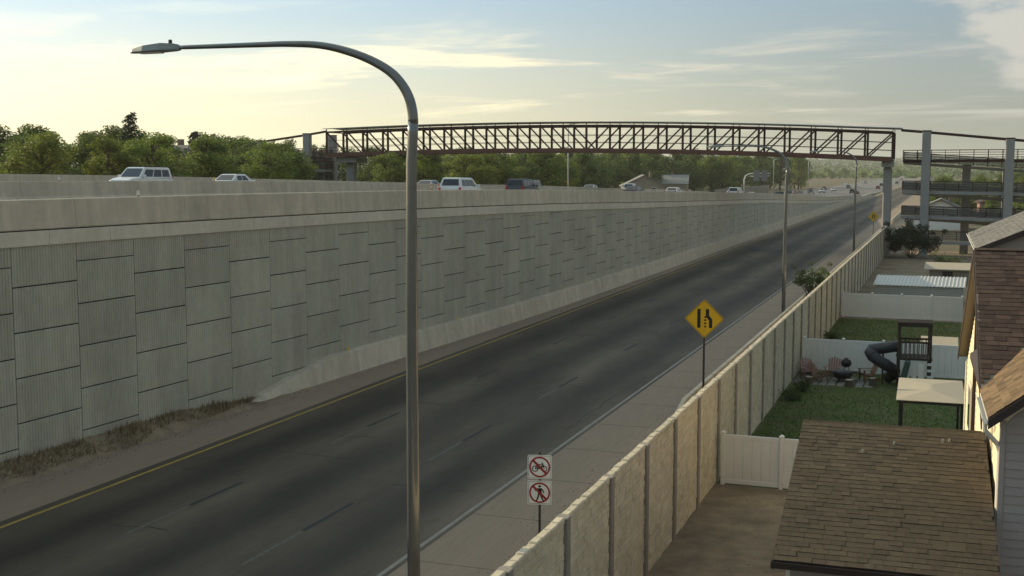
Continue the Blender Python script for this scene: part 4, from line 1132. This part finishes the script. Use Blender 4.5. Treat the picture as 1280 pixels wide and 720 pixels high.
# ------------------------------------------------------------------ vehicles (front towards +Y)
def lerp3(a, b, t): return Vector(a) * (1 - t) + Vector(b) * t
def quad_patch(c, u0, u1, v0, v1, off):
    """a patch of the quad c (4 corners: bl, br, tr, tl) pushed out along its normal"""
    n = (Vector(c[1]) - Vector(c[0])).cross(Vector(c[3]) - Vector(c[0])).normalized() * off
    def P(u, v): return tuple(lerp3(lerp3(c[0], c[1], u), lerp3(c[3], c[2], u), v) + n)
    return [P(u0, v0), P(u1, v0), P(u1, v1), P(u0, v1)]
def vehicle(kind, paint):
    K = dict(
        suv=dict(L=4.9, W=.97, belt=1.08, roof=1.80, hood=1.10, wr=.37, axle=(-1.45, 1.45), cab=(-2.38, -2.25, .55, 1.25), low=.30, rear=1.05),
        van=dict(L=4.6, W=.93, belt=1.0, roof=1.68, hood=1.02, wr=.35, axle=(-1.35, 1.35), cab=(-2.22, -1.95, .35, 1.15), low=.26, rear=1.0),
        sedan=dict(L=4.7, W=.91, belt=.92, roof=1.45, hood=.93, wr=.33, axle=(-1.38, 1.40), cab=(-1.75, -.95, .45, 1.22), low=.22, rear=.98),
        pickup=dict(L=5.6, W=.99, belt=1.12, roof=1.86, hood=1.15, wr=.40, axle=(-1.75, 1.80), cab=(-.55, -.42, 1.05, 1.75), low=.36, rear=1.10))[kind]
    t = thing('vehicle', 'vehicle', 'car')
    L, W, h = K['L'] / 2, K['W'], K['hood']
    def ring(y, w, zt, zb): return [(-w * .93, y, zb), (-w, y, zb + .18), (-w * 1.0, y, zt - .28), (-w * .965, y, zt - .06), (-w * .86, y, zt), (w * .86, y, zt), (w * .965, y, zt - .06), (w, y, zt - .28), (w, y, zb + .18), (w * .93, y, zb)]
    lo, rr = K['low'], K['rear']
    c0, c1, c2, c3 = K['cab']
    st = [(-L, W * .82, rr - .14, lo + .18), (-L + .06, W * .93, rr - .03, lo + .04), (-L + .3, W, rr, lo), (c0, W, max(rr, K['belt']) if kind != 'pickup' else rr, lo), (c3, W, h + .02, lo), (L - .5, W * .97, h - .08, lo), (L - .12, W * .88, h - .20, lo + .05), (L, W * .76, h - .36, lo + .2)]
    st = sorted(st)
    body = MB().loft([ring(*s) for s in st]).build('body', paint, t)
    bl, rf = K['belt'] - .02, K['roof']
    wb, wt = W * .93, W * .76
    cn = [(c0, wb, bl), (c1, wt, rf - .05), (c2, wt, rf - .03), (c3, wb, bl)]
    g = MB()
    A_ = [(-wb, c0, bl), (wb, c0, bl), (wb, c3, bl), (-wb, c3, bl)]
    T_ = [(-wt, c1, rf - .06), (wt, c1, rf - .06), (wt, c2, rf - .05), (-wt, c2, rf - .05)]
    U_ = [(-wt * .86, c1 + .1, rf), (wt * .86, c1 + .1, rf), (wt * .86, c2 - .12, rf), (-wt * .86, c2 - .12, rf)]
    g.loft([A_, T_, U_]).build('cabin', paint, t)
    left = [A_[3], A_[0], T_[0], T_[3]]; right = [A_[1], A_[2], T_[2], T_[1]]
    front = [A_[2], A_[3], T_[3], T_[2]]; back = [A_[0], A_[1], T_[1], T_[0]]
    cuts = {'suv': [(.08, .37), (.40, .66), (.69, .93)], 'van': [(.10, .40), (.43, .68), (.71, .92)], 'sedan': [(.16, .48), (.52, .82)], 'pickup': [(.12, .5), (.54, .9)]}[kind]
    for side, flip in ((left, False), (right, True)):
        for a, c in cuts:
            if flip: a, c = 1 - c, 1 - a
            MB().add(quad_patch(side, a, c, .12, .84, .012), [(0, 1, 2, 3)]).build('side_window', M['car_glass'], t)
    MB().add(quad_patch(front, .07, .93, .08, .93, .012), [(0, 1, 2, 3)]).build('windshield', M['car_glass'], t)
    MB().add(quad_patch(back, .10, .90, .18, .90, .012), [(0, 1, 2, 3)]).build('rear_window', M['car_glass'], t)
    for s in (-1, 1):
        for ay in K['axle']:
            r = K['wr']
            ar = MB().tube([(s * (W - .05), ay, r), (s * (W + .006), ay, r)], r + .07, 18).build('wheel_arch', M['plastic_black'], t)
            w = MB().tube([(s * (W - .20), ay, r), (s * (W + .012), ay, r)], r, 18).build('wheel', M['tyre'], t)
            MB().tube([(s * (W - .02), ay, r), (s * (W + .02), ay, r)], r * .62, 14).build('rim', M['rim'], w)
        MB().bbox(s * W * .72 - .17, s * W * .72 + .17, L - .20, L - .03, h - .42, h - .27, .02).build('headlight', M['light_clear'], t)
        MB().bbox(s * W * .84 - .09, s * W * .84 + .09, -L + .0, -L + .12, rr - .38 if kind != 'suv' else rr - .25, rr - .04 if kind != 'suv' else rr + .1, .02).build('taillight', M['light_red'], t)
        MB().bbox(s * (W + .08) - .10, s * (W + .08) + .10, c3 - .38, c3 - .24, bl + .02, bl + .22, .03).build('mirror', paint, t)
        if kind in ('suv',): MB().tube([(s * wt * .8, c1 + .2, rf + .07), (s * wt * .8, c2 - .2, rf + .07)], .025, 6).build('roof_rail', M['plastic_black'], t)
    MB().bbox(-W * .55, W * .55, L - .10, L + .01, lo + .18, h - .46, .02).build('grille', M['plastic_black'], t)
    MB().bbox(-W * .9, W * .9, -L - .04, -L + .08, lo + .06, lo + .26, .03).build('bumper', M['plastic_black'] if kind in ('suv', 'pickup') else paint, t)
    MB().bbox(-.26, .26, -L - .012, -L + .05, rr - .42, rr - .29, .005).build('licence_plate', M['sign_white'], t)
    if kind == 'pickup':
        MB().box(-W * .8, W * .8, -L + .12, c0 - .08, rr + .002, rr + .01).build('bed_cover', M['plastic_black'], t)
    return t
PROTO = {}
used = set()
def place(kind, paint, x, y, heading, label, group=None, zz=None, cat='car', name='car'):
    if kind not in PROTO:
        PROTO[kind] = vehicle(kind, M['car_white'])
    src = PROTO[kind]
    if kind in used:
        o = copy_tree(src, None, {M['car_white']: M[paint]})
    else:
        used.add(kind); o = src
        if paint != 'car_white':
            for ch in o.children_recursive:
                if ch.data.materials[0] is M['car_white']: ch.data.materials[0] = M[paint]
            # later copies are recoloured from this first one
            M_first[kind] = M[paint]
    o.name = name
    dz = (deck_z(x, y + 1) - deck_z(x, y - 1)) / 2
    o.location = (x, y, (deck_z(x, y) if zz is None else zz) + .015)
    o.rotation_euler = (math.atan(dz) * (1 if heading > 0 else -1), 0, 0 if heading > 0 else math.pi)
    for k in ('group',):
        if k in o: del o[k]
    tag(o, label, cat, group)
    return o
M_first = {}
place('suv', 'car_white', -53, 70.0, -1, 'white SUV driving left on the far side of the median', name='suv', cat='suv')
place('van', 'car_white', -34, 82.5, 1, 'white hatchback with dark rear window just right of the tall lamp pole', name='hatchback')
place('sedan', 'car_white', -53, 81.3, -1, 'white car with only its roof above the median barrier at left')
place('sedan', 'car_silver', -53, 119, -1, 'silver car roof right behind the tall lamp pole')
place('suv', 'car_grey', -38, 107.5, 1, 'dark grey SUV with red tail lights in the middle of the highway', name='suv', cat='suv')
place('sedan', 'car_silver', -52, 178, -1, 'silver car behind the thin pale lamp pole')
place('sedan', 'car_grey', -38, 150, 1, 'dark car in front of the grey-roofed houses')
place('pickup', 'car_white', -50, 195, -1, 'white pickup below the grey-roofed houses', name='pickup_truck', cat='pickup')
place('sedan', 'car_white', -37, 169, 1, 'white car on the highway right of the dark car')
place('sedan', 'car_white', -40, 235, 1, 'white car just left of the pale sign support')
place('suv', 'car_white', -34.2, 205, 1, 'white SUV in the nearest lane below the footbridge middle', name='suv', cat='suv')
place('sedan', 'car_silver', -38, 224, 1, 'silver car in the middle lane ahead of the white SUV')
place('van', 'car_black', -34, 262, 1, 'black hatchback in the nearest lane left of the sign support', name='hatchback')
place('suv', 'car_silver', -49.5, 142, -1, 'silver SUV oncoming behind the median right of the dark grey SUV', name='suv', cat='suv')
place('pickup', 'car_grey', -56, 162, -1, 'grey pickup oncoming in the far lane', name='pickup_truck', cat='pickup')
rc_ = random.Random(12)
paints = ['car_white', 'car_silver', 'car_grey', 'car_black', 'car_white', 'car_red', 'car_blue', 'car_black']
for i, y in enumerate([262, 288, 305, 326, 345, 372, 395, 428, 440, 462, 486, 500, 530, 556, 590, 640, 700, 760, 830, 905, 1000, 1120]):
    place(rc_.choice(['suv', 'sedan', 'van', 'sedan', 'pickup']), rc_.choice(paints), rc_.choice([-49, -52.7, -56.4, -59.6]), y + rc_.uniform(-4, 4), -1, 'one of the small cars coming down the far highway lanes', 'far cars in the oncoming lanes')
for i, (x, y) in enumerate([(-33, 470), (-36.5, 496), (-33.5, 620), (-37, 720), (-33, 830), (-37, 960), (-40, 1100)]):
    place(rc_.choice(['suv', 'sedan', 'van']), rc_.choice(paints), x, y, 1, 'one of the small cars driving away on the far highway', 'far cars in the departing lanes')
for i, (x, y) in enumerate([(-42.6, 96.5), (-42.8, 98.4), (-42.5, 100.2)]):
    o = thing('channelizer_post', ['slim orange roadside post left of its two twins on the highway', 'slim orange roadside post between its two twins on the highway', 'slim orange roadside post beside the dark grey SUV'][i], 'post', (x, y, deck_z(x, y)), 0, 'orange posts on the highway')
    MB().tube([(0, 0, 0), (0, 0, .06)], [.2, .18], 12).build('base', M['plastic_black'], o)
    MB().tube([(0, 0, .06), (0, 0, 1.12), (0, 0, 1.16)], [.07, .05, .02], 10).build('tube', M['reflector_orange'], o)
    MB().tube([(0, 0, .8), (0, 0, .92)], [.062, .060], 10).build('band', M['sign_white'], o)

# ------------------------------------------------------------------ trees
def leaf_cards(b, c, r, n, s, g, flat=0.8):
    for _ in range(n):
        while True:
            p = Vector((g.uniform(-1, 1), g.uniform(-1, 1), g.uniform(-1, 1)))
            if p.length <= 1: break
        p = Vector((p.x * r, p.y * r, p.z * r * flat)) + c
        u = Vector((g.gauss(0, 1), g.gauss(0, 1), g.gauss(0, .7))).normalized()
        v = u.cross(Vector((g.gauss(0, 1), g.gauss(0, 1), g.gauss(0, 1)))).normalized()
        q = s * g.uniform(.6, 1.3)
        u, v = u * q, v * q * .62
        b.add([p - u, p + v * .8 - u * .1, p + u, p - v * .8 + u * .1], [(0, 1, 2, 3)])
def broadleaf(seed, n=6400, tall=1.0):
    """unit tree: 1 high; returns crown and trunk meshes"""
    g = random.Random(seed); crown, trunk = MB(), MB()
    base = g.uniform(.12, .2)
    trunk.tube([(0, 0, -.06), (g.uniform(-.01, .01), 0, base), (g.uniform(-.03, .03), g.uniform(-.03, .03), .5), (0, 0, .78)], [.028, .022, .014, .005], 7)
    cl = []
    for i in range(g.randint(28, 38)):
        a, e = g.uniform(0, 6.283), g.uniform(-.95, 1)
        rr = (1 - max(0, e) ** 2 * .55) * g.uniform(.55, 1.0)
        hw = .36 / tall
        c = Vector((math.cos(a) * hw * rr * math.sqrt(max(.05, 1 - e * e * .72)), math.sin(a) * hw * rr * math.sqrt(max(.05, 1 - e * e * .72)), .50 + e * .40))
        cl.append((c, g.uniform(.075, .145)))
        trunk.tube([(0, 0, max(base, min(.6, c.z - .2))), c * .6 + Vector((0, 0, c.z * .35)), c], [.011, .006, .002], 5)
    tot = sum(r ** 2 for _, r in cl)
    for c, r in cl: leaf_cards(crown, c, r, int(n * r * r / tot), .0165, g)
    leaf_cards(crown, Vector((0, 0, .52)), .25, int(n * .12), .017, g, 1.1)
    return crown.mesh('crown'), trunk.mesh('trunk')
def conifer(seed, n=4200):
    g = random.Random(seed); crown, trunk = MB(), MB()
    trunk.tube([(0, 0, -.05), (0, 0, .5), (.01, 0, .97)], [.022, .014, .003], 7)
    for i in range(46):
        h = .12 + .85 * (i / 46) ** .9; a = i * 2.4 + g.uniform(-.4, .4); ln = (.26 * (1.02 - h) ** .7 + .03) * g.uniform(.6, 1.15)
        e = Vector((math.cos(a) * ln, math.sin(a) * ln, h + ln * g.uniform(-.1, .2)))
        trunk.tube([(0, 0, h), e], [.006, .002], 4)
        for k in range(4):
            p = Vector((0, 0, h)).lerp(e, .35 + .22 * k)
            leaf_cards(crown, p, .045, n // 184, .015, g, .6)
    return crown.mesh('crown'), trunk.mesh('trunk')
TREES = [broadleaf(s, 6400, tl_) for s, tl_ in ((1, 1), (2, 1.15), (3, .9), (4, 1.3), (5, 1.0), (6, .85))]
CON = [conifer(1), conifer(2)]
def tree(x, y, zb, h, kind, leaf, label, group=None, wid=1.0, name='tree', rz=0.0, cat='tree'):
    cr, tr = (CON if kind == 'c' else TREES)[(int(abs(x * 7 + y * 3))) % (2 if kind == 'c' else 6)]
    t = thing(name, label, cat, (x, y, zb), rz, group)
    t.scale = (h * wid, h * wid, h)
    inst('crown', mesh_variant2(cr, M[leaf]), None, t)
    inst('trunk', mesh_variant2(tr, M['bark']), None, t)
    return t
_v2 = {}
def mesh_variant2(me, m):
    k = (me.name, m.name)
    if k not in _v2:
        x = me.copy(); x.materials.clear(); x.materials.append(m); _v2[k] = x
    return _v2[k]
H_ = (-math.sin(R(20)), math.cos(R(20))); RT = (math.cos(R(20)), math.sin(R(20)))
def bearing(x, y):
    d = x * H_[0] + y * H_[1]
    return 640 + 1500 * (x * RT[0] + y * RT[1]) / d, d
SKYLINE = [(-50, 149), (0, 151), (60, 156), (100, 163), (130, 158), (165, 158), (200, 161), (250, 168), (265, 163), (330, 169), (420, 180), (520, 184), (640, 184), (800, 185), (960, 189), (1100, 194), (1300, 203)]
def skyline(px):
    for (a, p), (b_, q) in zip(SKYLINE, SKYLINE[1:]):
        if px <= b_: return p + (q - p) * (px - a) / (b_ - a)
    return 203
gt = random.Random(77)
spots = []
y = 86.0
while y < 330:
    x = -70 - gt.uniform(0, 7)
    spots.append((x, y, .92)); y += gt.uniform(3.6, 5.4) * (1 + max(0, y - 150) / 140)
y = 92.0
while y < 420:
    x = -84 - gt.uniform(0, 14)
    spots.append((x, y, .98)); spots.append((x - gt.uniform(14, 26), y + gt.uniform(4, 16), 1.0)); y += gt.uniform(4.5, 7) * (1 + max(0, y - 150) / 140)
front = []
for x, y, f in spots:
    px, d = bearing(x, y)
    if px < -40 or px > 1000: continue
    if 375 < px < 480 and y < 230 and x > -96: continue
    if 735 < px < 890 and y < 345: continue        # kept clear for the tower
    if f < .95 and 212 < px < 246 and y < 125: continue           # the gap with the house
    front.append((px, d, x, y, f))
front.sort()
nf = [0, 0]
for px, d, x, y, f in front:
    row = 0 if f < .95 else 1
    zb = deck_z(-63, y) - .5
    zt = 10.5 + (210 - skyline(px) - (gt.uniform(-3, 6) if row == 0 else gt.uniform(-3, 6))) * d / 1500 * f
    if row == 0 and gt.random() < .2: zt -= .8
    h = max(4.5, zt - zb)
    leaf = gt.choice(['leaf_dark', 'leaf_mid', 'leaf_mid', 'leaf_light', 'leaf_mid'] if row == 0 else ['leaf_dark', 'leaf_dark', 'leaf_mid'])
    tone = {'leaf_dark': 'dark green', 'leaf_mid': 'mid green', 'leaf_light': 'light yellow-green'}[leaf]
    i = nf[row]; nf[row] += 1
    side = 'from the left edge' if True else ''
    lab = f"{tone} tree in the {'front' if row == 0 else 'back'} row across the highway, {ORD[min(i, 19)]} {side}" if i < 20 else None
    if lab: tree(x, y, zb, h, 'b', leaf, lab, 'trees across the highway', min(1.5, max(.75, gt.uniform(8.5, 11.5) / h)) if row == 0 else gt.uniform(1.0, 1.35), rz=gt.uniform(0, 6))
    else: tree(x, y, zb, h, 'b', leaf, 'one of the rounded trees in the far belt under the footbridge', 'trees under the footbridge', gt.uniform(.9, 1.35), rz=gt.uniform(0, 6))
tree(-86, 112, 7.2, 9.6, 'c', 'needle', 'tall dark conifer standing out above the left trees', wid=.8, name='conifer_tree')
tree(-97, 140, 6.5, 9.2, 'c', 'needle', 'smaller dark conifer left of the footbridge tower', wid=.9, name='conifer_tree')
# far belt beyond the bridge
for i in range(75):
    x = gt.uniform(-175, -74); y = gt.uniform(300, 680)
    px, d = bearing(x, y)
    if px < 470: continue
    if x > -103 and y < 392: continue
    zb = max(-.6, deck_z(-63, y) - .5)
    zt = 10.5 + (210 - skyline(px) - gt.uniform(-2, 8)) * d / 1500
    h = max(6, zt - zb)
    tree(x, y, zb, h, 'b', gt.choice(['leaf_dark', 'leaf_mid', 'leaf_mid', 'leaf_light']), 'one of the rounded trees in the far belt under the footbridge', 'trees under the footbridge', gt.uniform(.85, 1.3), rz=gt.uniform(0, 6))
for i in range(60):
    y = gt.uniform(600, 1700); s = gt.choice((-1, 1))
    x = -72 - gt.uniform(0, .12) * y if s < 0 else gt.uniform(.0, .12) * y + 25
    h = gt.uniform(7, 13)
    tree(x, y, -.6, h, 'b', gt.choice(['leaf_dark', 'leaf_mid', 'leaf_mid', 'leaf_light']), 'one of the small far trees along the highway near the horizon', 'far trees near the horizon', gt.uniform(.9, 1.3), rz=gt.uniform(0, 6))
for i in range(80):
    y = gt.uniform(182, 560); x = gt.uniform(-3, 10 + .14 * y)
    if y < 240 and x < 2: continue
    h = gt.uniform(4.5, 8.5) if y < 300 else gt.uniform(6, 10)
    tree(x, y, -.6, h, 'b', gt.choice(['leaf_dark', 'leaf_mid', 'leaf_mid', 'leaf_light']), 'one of the trees seen through the right ramp tower', 'trees behind the right ramp tower', gt.uniform(.9, 1.3), rz=gt.uniform(0, 6))
# shrubs
def shrub(x, y, zb, r, h, seed, leaf, label, n=2600, s=.06):
    g = random.Random(seed); b, k = MB(), MB()
    for i in range(26):
        a, q = g.uniform(0, 6.28), g.random() ** .6
        c = Vector((math.cos(a) * r * q * .9, math.sin(a) * r * q * .9, h * g.uniform(.25, 1 - .35 * q)))
        k.tube([(0, 0, -.05), c * .5, c], [.03, .02, .008], 5)
        leaf_cards(b, c, r * .26, n // 26, s, g)
        if g.random() < .6:
            tip = c + Vector((math.cos(a) * .3, math.sin(a) * .3, .35)) * r
            k.tube([c, tip], [.012, .004], 4); leaf_cards(b, tip, r * .13, n // 90, s, g)
    t = thing('shrub', label, 'shrub', (x, y, zb), g.uniform(0, 6))
    b.build('foliage', M[leaf], t); k.build('stem', M['bark'], t)
shrub(-9.6, 94.5, 0, 1.7, 3.2, 1, 'leaf_dark', 'bushy dark green shrub growing over the fence beside the second lamp', 4200, .07)
shrub(-4.2, 156, GZ, 3.2, 4.3, 2, 'needle', 'big dark shrub at the foot of the right ramp tower', 9000, .11)
shrub(.5, 138, GZ, 2.0, 2.0, 3, 'leaf_dark', 'low dark shrub behind the tan garden shed')
for i, (x, y, r, h) in enumerate([(-6.6, 60.5, .5, .5), (-6.9, 58, .6, .45), (-6.9, 66.0, .5, .55), (-6.9, 70, .6, .5), (-6.8, 74, .55, .6), (-6.95, 80, .5, .5)]):
    shrub(x, y, GZ, r, h, 50 + i, 'leaf_dark', ['low plant at the fence foot left of the pink chair', 'low dark plant on the lawn by the beige fence posts', 'small plant in the corner behind the pink chair', 'small bed plant in the second yard, nearest', 'small bed plant in the second yard, middle one', 'small bed plant in the second yard, farthest'][i], 700, .04)

# ------------------------------------------------------------------ far houses
def far_house(x, y, zb, w, d, h, rise, rz, roof, wall, label, axis='x', win=True):
    t = thing('house', label, 'house', (x, y, zb), rz)
    MB().prism([(-w / 2, -.5), (w / 2, -.5), (w / 2, h), (0, h + rise * .93), (-w / 2, h)], -d / 2, d / 2).build('wall', M[wall], t)
    r = MB().prism([(-w / 2 - .5, h - .15), (0, h + rise), (w / 2 + .5, h - .15), (w / 2 + .5, h - .4), (0, h + rise - .25), (-w / 2 - .5, h - .4)], -d / 2 - .5, d / 2 + .5).build('roof', M[roof], t)
    MB().bbox(w * .18 - .35, w * .18 + .35, -.4, .4, h, h + rise + .9, .05).build('chimney', M['wall_brick'], r)
    if win:
        for u in (-.28, .22):
            f = MB().box(u * w - .7, u * w + .7, -d / 2 - .06, -d / 2 + .02, h * .45, h * .85).build('window', M['trim_white'], t)
            MB().box(u * w - .6, u * w + .6, -d / 2 - .07, -d / 2 - .062, h * .48, h * .82).build('pane', M['car_glass'], f)
            f = MB().box(w / 2 - .02, w / 2 + .06, u * d - .7, u * d + .7, h * .45, h * .85).build('window', M['trim_white'], t)
            MB().box(w / 2 + .062, w / 2 + .07, u * d - .6, u * d + .6, h * .48, h * .82).build('pane', M['car_glass'], f)
far_house(-79, 111.5, 7.2, 6, 8, 2.7, 1.5, R(38), 'rooftop_grey', 'canvas_tan', 'small tan-gabled house between the trees behind the white SUV')
far_house(-106, 148, 6.6, 10, 9, 5.6, 1.6, R(95), 'shingle_grey', 'wall_beige', 'house roof showing above the trees left of the ramp tower')
far_house(-84, 342, 1.6, 12, 9, 4.0, 3.0, R(20), 'rooftop_grey', 'wall_beige', 'grey-roofed house with steep gable below the footbridge, left of two')
far_house(-83, 376, 1.4, 18, 10, 4.4, 2.6, R(100), 'rooftop_grey', 'wall_beige', 'wide grey-roofed house below the footbridge, right of two')
for i, (x, y, w, rz, rf, wl2, lab) in enumerate([(20, 205, 11, 12, 'rooftop_grey', 'wall_beige', 'grey-roofed house seen through the ramp tower, nearest one'), (34, 262, 12, 80, 'shingle_grey', 'siding_tan', 'tan house with grey roof seen through the ramp tower'), (12, 300, 11, 5, 'shingle_dark', 'wall_brick', 'dark-roofed brick house behind the ramp tower'),
                                            (48, 340, 13, 95, 'rooftop_grey', 'vinyl', 'pale house with grey roof behind the ramp tower, farther right'), (20, 410, 14, 10, 'shingle_dark', 'wall_beige', 'far beige house behind the ramp tower'), (-1.5, 235, 9, 0, 'shingle_grey', 'vinyl', 'pale gabled house between pier and first tower column')]):
    far_house(x, y, -.6, w, 10, 3.4, 2.2, R(rz), rf, wl2, lab)
wl3 = thing('boundary_wall', 'long tan boundary wall beyond the highway right of the grey-roofed houses', 'wall', (-70, 380, 0.6))
for k in range(20): 
    MB().box(-.15, .15, k * 6 + .05, k * 6 + 5.95, -.8, 3.0).build('panel', M['wall_beige'], wl3)
    MB().box(-.25, .25, k * 6 - .2, k * 6 + .2, -.8, 3.15).build('post', M['post_concrete'], wl3)
# gently rising ground with roofs at the horizon
b = MB(); gx, gy = span(-3000, 5000, 60), [1700, 2300, 3000, 3800, 5200, 8000]
gh = random.Random(9)
b.v = [(x, y, [-3, 6, 20, 33, 52, 40][j] * (0.85 + .15 * math.sin(x * .0021 + j) + gh.uniform(-.03, .03)) - .5) for j, y in enumerate(gy) for x in gx]
b.f = [(j * 61 + i, j * 61 + i + 1, (j + 1) * 61 + i + 1, (j + 1) * 61 + i) for j in range(5) for i in range(60)]
b.build('hills', M['hill'], kind='structure', smooth=True)
b = MB()
for i in range(5000):
    y = gh.uniform(1300, 4600); x = gh.uniform(-.16, .45) * y
    zt = max(-.5, 52 * (y - 1900) / 3300)
    leaf_cards(b, Vector((x, y, zt + 2)), 8, 5, 4.2, gh, .7)
b.build('distant_wood', M['leaf_dark'], kind='stuff', label='hazy mass of distant trees on the rising ground at the horizon', cat='trees')

# ------------------------------------------------------------------ summer haze
HAZE = 0.00011
hz = MB().box(-3000, 3500, -40, 5600, -8, 75).build('haze', None, kind='stuff')
hm = bpy.data.materials.new('haze_air'); hm.use_nodes = True
hn, hl = hm.node_tree.nodes, hm.node_tree.links
hn.clear()
pv_ = hn.new('ShaderNodeVolumePrincipled')
pv_.inputs['Color'].default_value = (0.93, 0.92, 0.86, 1); pv_.inputs['Density'].default_value = HAZE; pv_.inputs['Anisotropy'].default_value = 0.3
ho = hn.new('ShaderNodeOutputMaterial'); hl.new(pv_.outputs[0], ho.inputs['Volume'])
hz.data.materials.append(hm)
tag(hz, 'thin pale summer haze in the air over the whole scene', 'haze')
